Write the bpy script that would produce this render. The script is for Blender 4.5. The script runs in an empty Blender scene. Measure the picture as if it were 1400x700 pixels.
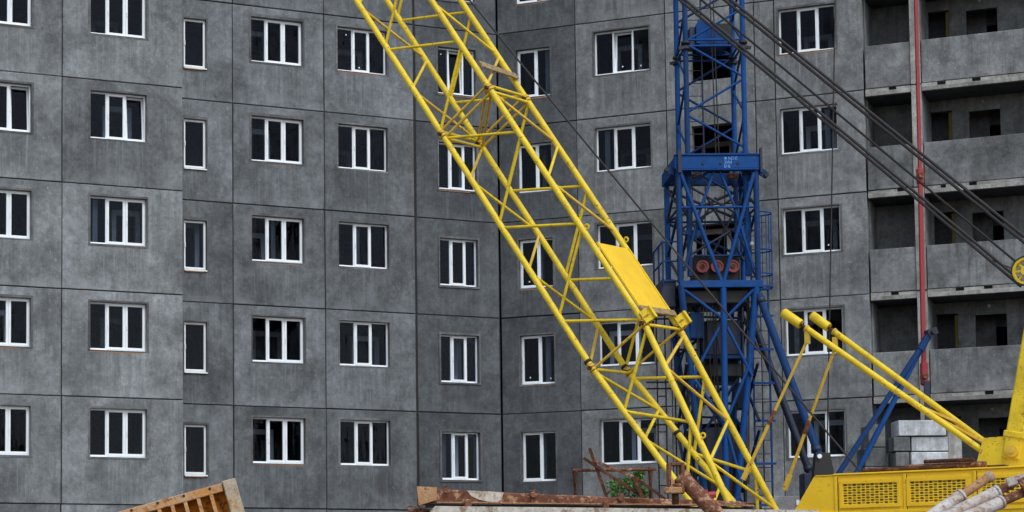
import bpy, bmesh, math, random
from mathutils import Vector, Matrix
R = math.radians
rnd = random.Random(7)
scene = bpy.context.scene
col = scene.collection

# ------------------------------------------------------------------ camera
cam_d = bpy.data.cameras.new("camera"); cam = bpy.data.objects.new("camera", cam_d); col.objects.link(cam)
cam_d.sensor_fit = 'HORIZONTAL'; cam_d.sensor_width = 36.0; cam_d.lens = 72.0
cam_d.shift_x = 0.1406; cam_d.shift_y = 0.1907
cam_d.clip_start = 0.1; cam_d.clip_end = 2000
pt, ro = 0.0741, -0.0086
right = Vector((math.cos(ro), -math.sin(ro)*math.sin(pt), math.sin(ro)*math.cos(pt)))
up = Vector((-math.sin(ro), -math.cos(ro)*math.sin(pt), math.cos(ro)*math.cos(pt)))
fwd = Vector((0, math.cos(pt), math.sin(pt)))
M = Matrix((right, up, -fwd)).transposed().to_4x4(); M.translation = Vector((0, 0, 1.6))
cam.matrix_world = M
scene.camera = cam

# ------------------------------------------------------------------ light
SUN_EL, SUN_AZ = R(50), R(152)            # soft sun behind cloud, over the camera's right shoulder
w = bpy.data.worlds.new("World"); scene.world = w; w.use_nodes = True
nt = w.node_tree; nt.nodes.clear()
sky = nt.nodes.new('ShaderNodeTexSky'); sky.sky_type = 'NISHITA'; sky.sun_disc = False
sky.sun_elevation = SUN_EL; sky.sun_rotation = SUN_AZ
sky.air_density = 1.0; sky.dust_density = 1.2; sky.ozone_density = 0.6
hs = nt.nodes.new('ShaderNodeHueSaturation'); hs.inputs['Saturation'].default_value = 0.42   # cloud cover greys the blue
bg = nt.nodes.new('ShaderNodeBackground'); bg.inputs['Strength'].default_value = 0.15
wo = nt.nodes.new('ShaderNodeOutputWorld')
nt.links.new(sky.outputs[0], hs.inputs['Color']); nt.links.new(hs.outputs[0], bg.inputs[0]); nt.links.new(bg.outputs[0], wo.inputs[0])
sl = bpy.data.lights.new("sun", 'SUN'); sun = bpy.data.objects.new("sun", sl); col.objects.link(sun)
sl.energy = 1.2; sl.angle = R(25); sl.color = (1.0, 0.98, 0.955)
# light travels from (sin az, cos az) direction
sdir = Vector((math.sin(SUN_AZ)*math.cos(SUN_EL), math.cos(SUN_AZ)*math.cos(SUN_EL), math.sin(SUN_EL)))
sun.rotation_euler = sdir.to_track_quat('Z', 'Y').to_euler()
sun.location = sdir*80
vs = scene.view_settings
vs.view_transform = 'Standard'; vs.look = 'None'; vs.gamma = 1.0; vs.use_curve_mapping = False; vs.exposure = 0.46

# ------------------------------------------------------------------ materials
class NB:
    def __init__(s, name, rough=0.8, metal=0.0, spec=0.4, world=False):
        s.m = bpy.data.materials.new(name); s.m.use_nodes = True
        s.t = s.m.node_tree; s.b = s.t.nodes['Principled BSDF']
        s.b.inputs['Roughness'].default_value = rough; s.b.inputs['Metallic'].default_value = metal
        s.b.inputs['Specular IOR Level'].default_value = spec
        tc = s.t.nodes.new('ShaderNodeTexCoord'); oi = s.t.nodes.new('ShaderNodeObjectInfo')
        s.rand = oi.outputs['Random']
        mu = s.t.nodes.new('ShaderNodeVectorMath'); mu.operation = 'SCALE'; mu.inputs[0].default_value = (37.1, 19.7, 53.3)
        s.t.links.new(oi.outputs['Random'], mu.inputs['Scale'])
        ad = s.t.nodes.new('ShaderNodeVectorMath'); ad.operation = 'ADD'
        s.t.links.new(tc.outputs['Object'], ad.inputs[0]); s.t.links.new(mu.outputs[0], ad.inputs[1])
        s.vec = ad.outputs[0]; s.obj = tc.outputs['Object']
        s.geo = s.t.nodes.new('ShaderNodeNewGeometry').outputs['Position']
        if world: s.t.links.new(s.geo, ad.inputs[0])      # scaled tubes: texture in metres, not in tube lengths
    def noise(s, scale, detail=4, rough=0.55, stretch=None, vec=None, lo=0.0, hi=1.0, p0=0.0, p1=1.0, dist=0.0):
        v = vec or s.vec
        if stretch:
            mp = s.t.nodes.new('ShaderNodeMapping'); mp.inputs['Scale'].default_value = stretch
            s.t.links.new(v, mp.inputs['Vector']); v = mp.outputs[0]
        n = s.t.nodes.new('ShaderNodeTexNoise'); n.inputs['Scale'].default_value = scale
        n.inputs['Detail'].default_value = detail; n.inputs['Roughness'].default_value = rough
        n.inputs['Distortion'].default_value = dist
        s.t.links.new(v, n.inputs['Vector'])
        mr = s.t.nodes.new('ShaderNodeMapRange'); mr.inputs[1].default_value = p0; mr.inputs[2].default_value = p1
        mr.inputs[3].default_value = lo; mr.inputs[4].default_value = hi
        s.t.links.new(n.outputs['Fac'], mr.inputs[0]); return mr.outputs[0]
    def ramp(s, sock, lo, hi):
        mr = s.t.nodes.new('ShaderNodeMapRange'); mr.inputs[3].default_value = lo; mr.inputs[4].default_value = hi
        s.t.links.new(sock, mr.inputs[0]); return mr.outputs[0]
    def mul(s, a, b):
        n = s.t.nodes.new('ShaderNodeMath'); n.operation = 'MULTIPLY'
        for i, x in enumerate((a, b)):
            if isinstance(x, (int, float)): n.inputs[i].default_value = x
            else: s.t.links.new(x, n.inputs[i])
        return n.outputs[0]
    def add(s, a, b):
        x = s.mul(a, b); x.node.operation = 'ADD'; return x
    def mix(s, a, b, fac, mode='MIX'):
        n = s.t.nodes.new('ShaderNodeMix'); n.data_type = 'RGBA'; n.blend_type = mode
        for i, x in ((6, a), (7, b)):
            if isinstance(x, tuple): n.inputs[i].default_value = (*x, 1)
            else: s.t.links.new(x, n.inputs[i])
        if isinstance(fac, (int, float)): n.inputs[0].default_value = fac
        else: s.t.links.new(fac, n.inputs[0])
        return n.outputs[2]
    def scale(s, c, f):
        n = s.t.nodes.new('ShaderNodeVectorMath'); n.operation = 'SCALE'
        if isinstance(c, tuple): n.inputs[0].default_value = c
        else: s.t.links.new(c, n.inputs[0])
        s.t.links.new(f, n.inputs['Scale']); return n.outputs[0]
    def color(s, c):
        if isinstance(c, tuple): s.b.inputs['Base Color'].default_value = (*c, 1)
        else: s.t.links.new(c, s.b.inputs['Base Color'])
    def bump(s, h, strength=0.3, dist=0.01):
        n = s.t.nodes.new('ShaderNodeBump'); n.inputs['Strength'].default_value = strength; n.inputs['Distance'].default_value = dist
        s.t.links.new(h, n.inputs['Height']); s.t.links.new(n.outputs[0], s.b.inputs['Normal'])
    def rough(s, sock): s.t.links.new(sock, s.b.inputs['Roughness'])

def mat_concrete(name, base, streak=1.0, rv=0.12, blotch=1.0, lime=True):
    b = NB(name, 0.88, spec=0.25)
    c = b.scale(base, b.noise(0.8, 5, 0.6, p0=0.32, p1=0.68, lo=1-.30*blotch, hi=1+.30*blotch, dist=0.4))
    c = b.scale(c, b.noise(0.45, 4, 0.6, vec=b.geo, p0=0.35, p1=0.65, lo=1-.16*blotch, hi=1+.16*blotch))
    c = b.scale(c, b.noise(3.2, 6, 0.68, p0=0.34, p1=0.66, lo=0.78, hi=1.22, dist=0.3))
    # run-off streaks: pale lime and dark dirt, strongest in irregular fields
    f1 = b.noise(0.8, 3, p0=0.42, p1=0.6); f2 = b.noise(0.6, 3, vec=b.geo, p0=0.42, p1=0.58)
    s1 = b.mul(b.noise(1.0, 4, 0.6, stretch=(8, 8, 0.5), p0=0.48, p1=0.72), f1)
    c = b.mix(c, tuple(x*1.75 for x in base), b.mul(s1, 0.60*streak))
    s2 = b.mul(b.noise(1.1, 4, 0.65, stretch=(6, 6, 0.4), p0=0.48, p1=0.72), f2)
    c = b.mix(c, tuple(x*0.42 for x in base), b.mul(s2, 0.75*streak))
    # cloudy trowel skin, fine grain, pits and lime specks
    c = b.scale(c, b.noise(9, 6, 0.72, p0=0.3, p1=0.7, lo=0.76, hi=1.24))
    c = b.scale(c, b.noise(48, 3, 0.6, p0=0.3, p1=0.7, lo=0.84, hi=1.16))
    c = b.mix(c, tuple(x*0.3 for x in base), b.noise(20, 2, 0.5, p0=0.69, p1=0.76, hi=0.7))
    c = b.mix(c, tuple(min(.7, x*2.4) for x in base), b.noise(15, 2, 0.5, p0=0.68, p1=0.78, hi=0.6))
    if lime:      # lime bloom creeping up from the bottom edge of each casting
        sx = b.t.nodes.new('ShaderNodeSeparateXYZ'); b.t.links.new(b.obj, sx.inputs[0])
        mr = b.t.nodes.new('ShaderNodeMapRange'); mr.inputs[1].default_value = 0.0; mr.inputs[2].default_value = 0.42; mr.inputs[3].default_value = 1; mr.inputs[4].default_value = 0
        b.t.links.new(sx.outputs[2], mr.inputs[0])
        c = b.mix(c, tuple(x*1.55 for x in base), b.mul(mr.outputs[0], b.noise(1.7, 5, 0.65, p0=0.45, p1=0.66, hi=0.85)))
    if lime:      # run-off below the window sill; each casting knows where its opening is
        def prop(n):
            a = b.t.nodes.new('ShaderNodeAttribute'); a.attribute_type = 'OBJECT'; a.attribute_name = n; return a.outputs['Fac']
        def cmpn(x, y, w0):      # soft step: 1 where x > y
            d_ = b.add(x, b.mul(y, -1.0)); m_ = b.t.nodes.new('ShaderNodeMapRange'); m_.inputs[1].default_value = -w0; m_.inputs[2].default_value = w0
            b.t.links.new(d_, m_.inputs[0]); return m_.outputs[0]
        jag = b.add(sx.outputs[0], b.noise(2.5, 3, lo=-.12, hi=.12))
        inx = b.mul(cmpn(jag, prop('open_from'), .05), cmpn(prop('open_to'), jag, .05))
        blw = b.mul(cmpn(prop('open_sill'), sx.outputs[2], .03), cmpn(sx.outputs[2], b.add(prop('open_sill'), b.mul(b.noise(6, 3, stretch=(1, 1, .01), lo=.2, hi=1.9), -1.0)), .18))
        run = b.mul(b.mul(inx, blw), b.noise(1.0, 4, 0.6, stretch=(8, 8, 0.3), p0=0.38, p1=0.68))
        c = b.mix(c, tuple(x*0.55 for x in base), b.mul(run, 0.45))
        run2 = b.mul(b.mul(inx, blw), b.noise(1.7, 4, 0.6, stretch=(10, 10, 0.4), p0=0.54, p1=0.70))
        c = b.mix(c, tuple(x*1.8 for x in base), b.mul(run2, 0.4))
    c = b.scale(c, b.ramp(b.rand, 1-rv, 1+rv))
    b.color(c)
    b.bump(b.add(b.noise(30, 5, 0.6), b.mul(b.noise(4, 3), 1.5)), 0.45, 0.008)
    return b.m

def mat_paint(name, base, rust=(0.10, 0.035, 0.012), chips=0.55, rough=0.42, grime=0.5, dirt=(0.05, 0.045, 0.04), spec=0.4):
    b = NB(name, rough, spec=spec, world=True)
    c = b.scale(base, b.noise(2.5, 4, lo=0.80, hi=1.16))
    c = b.mix(c, dirt, b.mul(b.noise(3.5, 6, 0.7, p0=0.48, p1=0.80), grime))
    c = b.mix(c, rust, b.mul(b.noise(17, 6, 0.7, p0=0.58, p1=0.64), b.noise(2.5, 3, p0=0.42, p1=0.58, hi=min(1, chips*1.5))))
    b.color(c); b.rough(b.noise(8, 4, lo=rough-0.1, hi=rough+0.28)); b.bump(b.noise(40, 4), 0.12, 0.004)
    return b.m

def mat_rust(name, c1, c2, c3, s=6.0):
    b = NB(name, 0.9, spec=0.2, world=True)
    c = b.mix(c1, c2, b.noise(s, 6, 0.7, p0=0.38, p1=0.62))
    c = b.mix(c, c3, b.noise(s*2.0, 6, 0.75, p0=0.53, p1=0.62))
    c = b.mix(c, tuple(x*.35 for x in c1), b.noise(s*3.1, 5, 0.7, p0=0.58, p1=0.66, hi=.8))
    c = b.scale(c, b.noise(s*9, 4, lo=0.6, hi=1.4))
    b.color(c); b.bump(b.noise(s*8, 5), 0.5, 0.006)
    return b.m

def mat_plain(name, base, rough=0.6, metal=0.0, var=0.2, s=12):
    b = NB(name, rough, metal, world=True)
    b.color(b.scale(base, b.noise(s, 4, lo=1-var, hi=1+var))); b.bump(b.noise(s*3, 3), 0.1, 0.003)
    return b.m

MT = {}
MT['conc'] = mat_concrete('facade_concrete', (0.155, 0.171, 0.181), rv=.19, streak=.75)
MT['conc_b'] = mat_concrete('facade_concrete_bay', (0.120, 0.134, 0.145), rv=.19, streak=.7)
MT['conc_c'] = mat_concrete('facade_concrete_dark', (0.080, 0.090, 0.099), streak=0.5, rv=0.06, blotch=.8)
MT['conc_d'] = mat_concrete('facade_concrete_wing', (0.154, 0.166, 0.173), rv=.17, streak=.75)
MT['conc_e'] = mat_concrete('balcony_concrete', (0.160, 0.172, 0.178), streak=1.1, blotch=1.3)
MT['conc_pale'] = mat_concrete('slab_edge_concrete', (0.275, 0.275, 0.265), streak=0.8, lime=False)
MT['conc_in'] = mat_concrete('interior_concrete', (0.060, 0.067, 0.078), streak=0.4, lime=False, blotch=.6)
MT['plinth'] = mat_concrete('plinth_concrete', (0.25, 0.255, 0.26), streak=0.6, lime=False)
MT['plaster'] = mat_concrete('window_plaster', (0.112, 0.117, 0.122), streak=0.3, rv=0.25, lime=False)
MT['film'] = mat_plain('dusty_film', (0.16, 0.165, 0.18), 0.5, var=.3, s=6)
MT['loggia'] = mat_concrete('loggia_concrete', (0.112, 0.118, 0.123), streak=0.7, lime=False)
MT['mustard'] = mat_plain('mustard_foam_and_shade', (0.10, 0.078, 0.02), 0.9, var=0.4)
MT['joint'] = mat_plain('joint_mastic', (0.022, 0.022, 0.024), 0.9, var=0.4)
MT['pvc'] = mat_plain('white_pvc', (0.75, 0.80, 0.84), 0.35, var=0.05, s=3)
MT['sill'] = mat_plain('white_sill', (0.80, 0.81, 0.82), 0.4, var=0.12, s=8)
MT['foam'] = mat_plain('orange_foam', (0.42, 0.19, 0.07), 0.9, var=0.35, s=20)
MT['yellow'] = mat_paint('yellow_paint', (0.74, 0.55, 0.018), chips=0.95, grime=0.55, dirt=(0.22, 0.12, 0.02))
MT['yellow_old'] = mat_paint('worn_yellow_paint', (0.66, 0.44, 0.05), chips=0.95, grime=0.5, dirt=(0.16, 0.085, 0.03))
MT['yellow_body'] = mat_paint('yellow_body_paint', (0.80, 0.51, 0.010), chips=0.25, grime=0.22, dirt=(0.45, 0.22, 0.02))
MT['blue'] = mat_paint('blue_paint', (0.003, 0.056, 0.225), rough=.6, spec=.2, chips=0.4, grime=0.75, dirt=(0.012, 0.024, 0.06))
MT['blue_dk'] = mat_paint('dark_blue_paint', (0.004, 0.036, 0.130), rough=.6, spec=.2, chips=0.3, grime=0.5, dirt=(0.012, 0.016, 0.03))
MT['navy'] = mat_paint('grimy_navy_paint', (0.012, 0.020, 0.048), chips=0.2, grime=0.6, dirt=(0.012, 0.012, 0.014))
MT['black'] = mat_plain('black_steel', (0.016, 0.016, 0.018), 0.6)
MT['rope'] = mat_plain('wire_rope', (0.020, 0.019, 0.021), 0.7, 0.0, var=0.3, s=60)
MT['rope_pale'] = mat_plain('pale_wire_rope', (0.16, 0.155, 0.165), 0.55, 0.3, var=0.3, s=60)
MT['red'] = mat_paint('red_paint', (0.29, 0.022, 0.032), chips=0.3, grime=0.3)
MT['red_disc'] = mat_plain('faded_red_paint', (0.21, 0.058, 0.055), 0.85, var=0.25)
MT['rust'] = mat_rust('brown_rust', (0.105, 0.042, 0.026), (0.20, 0.09, 0.055), (0.40, 0.26, 0.17), 7)
MT['rust_dk'] = mat_rust('dark_rust', (0.055, 0.022, 0.014), (0.085, 0.036, 0.02), (0.14, 0.06, 0.03), 5)
MT['rust_pale'] = mat_rust('pale_rust', (0.30, 0.14, 0.06), (0.42, 0.27, 0.15), (0.16, 0.065, 0.03), 13)
MT['rust_mix'] = mat_rust('flaking_rust', (0.34, 0.17, 0.075), (0.42, 0.28, 0.16), (0.20, 0.085, 0.045), 11)
MT['orange'] = mat_rust('rusty_orange_paint', (0.62, 0.25, 0.03), (0.45, 0.16, 0.02), (0.10, 0.035, 0.015), 5)
MT['cement'] = mat_rust('cement_crusted_steel', (0.40, 0.34, 0.25), (0.30, 0.26, 0.21), (0.44, 0.19, 0.05), 5)
MT['rail_orange'] = mat_rust('cement_smeared_orange', (0.46, 0.20, 0.045), (0.40, 0.31, 0.21), (0.34, 0.13, 0.03), 5)
MT['whitewash'] = mat_rust('whitewashed_concrete', (0.52, 0.50, 0.46), (0.44, 0.41, 0.36), (0.24, 0.17, 0.11), 4)
MT['prop_white'] = mat_rust('peeling_white_paint', (0.50, 0.49, 0.48), (0.36, 0.31, 0.27), (0.26, 0.14, 0.09), 6)
MT['timber'] = mat_rust('weathered_timber', (0.34, 0.25, 0.13), (0.25, 0.19, 0.11), (0.15, 0.11, 0.07), 9)
MT['cw'] = mat_concrete('painted_counterweight', (0.44, 0.47, 0.50), streak=.7, lime=False, rv=.08)
MT['leaf'] = mat_plain('leaf_green', (0.075, 0.175, 0.028), 0.6, var=0.55, s=3)
MT['bark'] = mat_plain('bark', (0.06, 0.045, 0.03), 0.9)
MT['text'] = mat_plain('pale_blue_lettering', (0.14, 0.33, 0.68), 0.5, var=0.15)
b = NB('dirt_ground', 0.95)
c_ = b.mix((0.13, 0.105, 0.08), (0.07, 0.055, 0.042), b.noise(0.25, 7, 0.65, vec=b.geo, p0=0.35, p1=0.65))
b.color(b.scale(c_, b.noise(6, 5, lo=0.6, hi=1.4))); b.bump(b.noise(3, 6), 0.8, 0.05); MT['dirt'] = b.m
# window glass: thin sheet, clear with a weak mirror
g = bpy.data.materials.new('window_glass'); g.use_nodes = True; t = g.node_tree; t.nodes.clear()
o_ = t.nodes.new('ShaderNodeOutputMaterial'); mx = t.nodes.new('ShaderNodeMixShader'); fr = t.nodes.new('ShaderNodeFresnel'); fr.inputs[0].default_value = 1.24
tr = t.nodes.new('ShaderNodeBsdfTransparent'); tr.inputs[0].default_value = (0.58, 0.65, 0.76, 1); gl = t.nodes.new('ShaderNodeBsdfGlossy'); gl.inputs['Roughness'].default_value = 0.04; gl.inputs['Color'].default_value = (0.70, 0.82, 1.0, 1)
nz = t.nodes.new('ShaderNodeTexNoise'); nz.inputs['Scale'].default_value = 1.2; bp = t.nodes.new('ShaderNodeBump'); bp.inputs['Strength'].default_value = 0.25; bp.inputs['Distance'].default_value = 0.05
t.links.new(nz.outputs['Fac'], bp.inputs['Height']); t.links.new(bp.outputs[0], gl.inputs['Normal'])
t.links.new(fr.outputs[0], mx.inputs[0]); t.links.new(tr.outputs[0], mx.inputs[1]); t.links.new(gl.outputs[0], mx.inputs[2]); t.links.new(mx.outputs[0], o_.inputs[0])
MT['glass'] = g

# ------------------------------------------------------------------ mesh helpers
def link(name, me, mat=None, parent=None, mw=None):
    o = bpy.data.objects.new(name, me); col.objects.link(o)
    if mat is not None and me is not None and not me.materials: me.materials.append(MT[mat] if isinstance(mat, str) else mat)
    if mw is not None: o.matrix_basis = mw
    if parent is not None: o.parent = parent
    return o
def thing(name, label, cat, loc=(0, 0, 0), group=None):
    o = bpy.data.objects.new(name, None); col.objects.link(o); o.location = loc; o.empty_display_size = 0.3
    o['label'] = label; o['category'] = cat
    if group: o['group'] = group
    return o
def tag(o, label, cat, group=None):
    o['label'] = label; o['category'] = cat
    if group: o['group'] = group
    return o
def mesh_of(bm, name, smooth=False):
    me = bpy.data.meshes.new(name); bmesh.ops.recalc_face_normals(bm, faces=bm.faces); bm.to_mesh(me); bm.free()
    if smooth:
        for f in me.polygons: f.use_smooth = len(f.vertices) == 4
    return me
def add_box(bm, x0, x1, y0, y1, z0, z1, bevel=0.0, mw=None):
    r = bmesh.ops.create_cube(bm, size=1.0)
    vs_ = r['verts']
    for v in vs_:
        v.co = Vector((x0+(v.co.x+.5)*(x1-x0), y0+(v.co.y+.5)*(y1-y0), z0+(v.co.z+.5)*(z1-z0)))
    if bevel:
        es = list({e for v in vs_ for e in v.link_edges})
        r2 = bmesh.ops.bevel(bm, geom=es, offset=bevel, segments=1, affect='EDGES')
        vs_ = list({v for f in r2['faces'] for v in f.verts} | {v for v in vs_ if v.is_valid})
    if mw is not None:
        for v in vs_: v.co = mw @ v.co
    return vs_
def box(name, x0, x1, y0, y1, z0, z1, mat, parent=None, bevel=0.0, mw=None):
    bm = bmesh.new(); add_box(bm, x0, x1, y0, y1, z0, z1, bevel)
    return link(name, mesh_of(bm, name), mat, parent, mw)
_cyl = {}
def cyl_mesh(mat, n):
    if (mat, n) not in _cyl:
        bm = bmesh.new(); bmesh.ops.create_cone(bm, cap_ends=True, segments=n, radius1=1, radius2=1, depth=1)
        me = mesh_of(bm, 'tube_'+mat, True); me.materials.append(MT[mat]); _cyl[(mat, n)] = me
    return _cyl[(mat, n)]
def rot_to(d):
    return d.to_track_quat('Z', 'Y').to_matrix().to_4x4()
def tube(name, a, b, r, mat, parent=None, n=10):
    a = Vector(a); b = Vector(b); d = b-a
    mw = Matrix.Translation((a+b)/2) @ rot_to(d) @ Matrix.Diagonal((r, r, d.length, 1))
    if parent is not None: mw = parent_world(parent).inverted() @ mw
    return link(name, cyl_mesh(mat, n), None, parent, mw)
_pw = {}
def parent_world(o):
    m = o.matrix_basis.copy() if o.type != 'EMPTY' else Matrix.LocRotScale(o.location, o.rotation_euler, o.scale)
    while o.parent is not None:
        o = o.parent
        pm = o.matrix_basis.copy() if o.type != 'EMPTY' else Matrix.LocRotScale(o.location, o.rotation_euler, o.scale)
        m = pm @ m
    return m
def add_tube(bm, a, b, r, n=8):
    a = Vector(a); b = Vector(b); d = b-a
    mw = Matrix.Translation((a+b)/2) @ rot_to(d)
    bmesh.ops.create_cone(bm, cap_ends=True, segments=n, radius1=r, radius2=r, depth=d.length, matrix=mw)
def bar(name, a, b, wx, wz, mat, parent=None, upv=(0, 0, 1), bevel=0.0):
    """rectangular bar from a to b: wx across, wz along upv"""
    a = Vector(a); b = Vector(b); d = (b-a); L = d.length; d.normalize()
    u = Vector(upv); x = d.cross(u); x.normalize(); z = x.cross(d)
    m = Matrix((x, d, z)).transposed().to_4x4(); m.translation = a
    if parent is not None: m = parent_world(parent).inverted() @ m
    return box(name, -wx/2, wx/2, 0, L, -wz/2, wz/2, mat, parent, bevel, m)
def poly_prism(name, pts, y0, y1, mat, parent=None, mw=None):
    """outline in x,z extruded from y0 to y1"""
    bm = bmesh.new()
    f = [bm.verts.new((p[0], y0, p[1])) for p in pts]; k = [bm.verts.new((p[0], y1, p[1])) for p in pts]
    bm.faces.new(f); bm.faces.new(k[::-1]); n = len(pts)
    for i in range(n): bm.faces.new((f[i], f[(i+1) % n], k[(i+1) % n], k[i]))
    return link(name, mesh_of(bm, name), mat, parent, mw)

# ------------------------------------------------------------------ ground
bm = bmesh.new(); bmesh.ops.create_grid(bm, x_segments=60, y_segments=60, size=300)
for v in bm.verts:
    if abs(v.co.x) < 200: v.co.z = 0
gr = link('ground', mesh_of(bm, 'ground'), 'dirt'); gr['kind'] = 'structure'

# ------------------------------------------------------------------ apartment block
block = thing('apartment_block', 'unfinished grey concrete panel apartment block with white framed windows', 'building', (3.9, 59.2, 0))
BI = Matrix.Translation((-3.9, -59.2, 0))
def plane(d, s):
    """matrix of a facade plane: local x along the wall, y into the building, z up; x=0 where the wall line crosses X=0"""
    k = math.hypot(1, s)
    m = Matrix(((1/k, -s/k, 0, 0), (s/k, 1/k, 0, d), (0, 0, 1, 0), (0, 0, 0, 1)))
    return BI @ m
FA = plane(56.13, 0.431); FB = plane(57.34, 0.4428); FD = plane(60.745, -0.432)
TOPS = [23.82, 21.02, 18.22, 15.42, 12.62, 9.82, 7.02]
H = 2.8; G = 0.013                    # storey, half joint

_panels = {}
def panel_mesh(w_, h_, hole, mat, th=0.28, c=0.012):
    key = (round(w_, 3), round(h_, 3), hole, mat, th)
    if key in _panels: return _panels[key]
    bm = bmesh.new()
    def ring(x0, x1, z0, z1, y): return [bm.verts.new((x, y, z)) for x, z in ((x0, z0), (x1, z0), (x1, z1), (x0, z1))]
    a = ring(c, w_-c, c, h_-c, 0); e = ring(0, w_, 0, h_, c); k = ring(0, w_, 0, h_, th)
    def strip(p, q):
        for i in range(4): bm.faces.new((p[i], p[(i+1) % 4], q[(i+1) % 4], q[i]))
    strip(a, e); strip(e, k)
    if hole:
        x0, x1, z0, z1 = hole
        f0 = ring(x0-.006, x1+.006, z0-.006, z1+.006, 0); f1 = ring(x0, x1, z0, z1, .008); f2 = ring(x0, x1, z0, z1, th)
        strip(a, f0); strip(f0, f1); strip(f1, f2); strip(f2, k)
    else:
        bm.faces.new(a); bm.faces.new(k[::-1])
    me = mesh_of(bm, 'wall_panel'); me.materials.append(MT[mat]); _panels[key] = me
    return me
def panel(F, u0, u1, z0, z1, hole, mat, y=0.0, th=0.28, name='wall_panel', gap=G):
    w_, h_ = u1-u0-2*gap, z1-z0-2*G
    hl = None
    if hole: hl = tuple(round(q, 3) for q in (hole[0]-u0-gap, hole[1]-u0-gap, hole[2]-z0-G, hole[3]-z0-G))
    # no two cast panels sit quite alike
    jx = rnd.uniform(-.006, .006)
    o = link(name, panel_mesh(w_, h_, hl, mat, th), None, block, F @ Matrix.Translation((u0+gap+rnd.uniform(-.005, .005), y+jx, z0+G+rnd.uniform(-.005, .005))) @ Matrix.Rotation(rnd.uniform(-.0012, .0012), 4, 'Y'))
    if hl: o['open_from'], o['open_to'], o['open_sill'] = hl[0], hl[1], hl[2]
    return o

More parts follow.
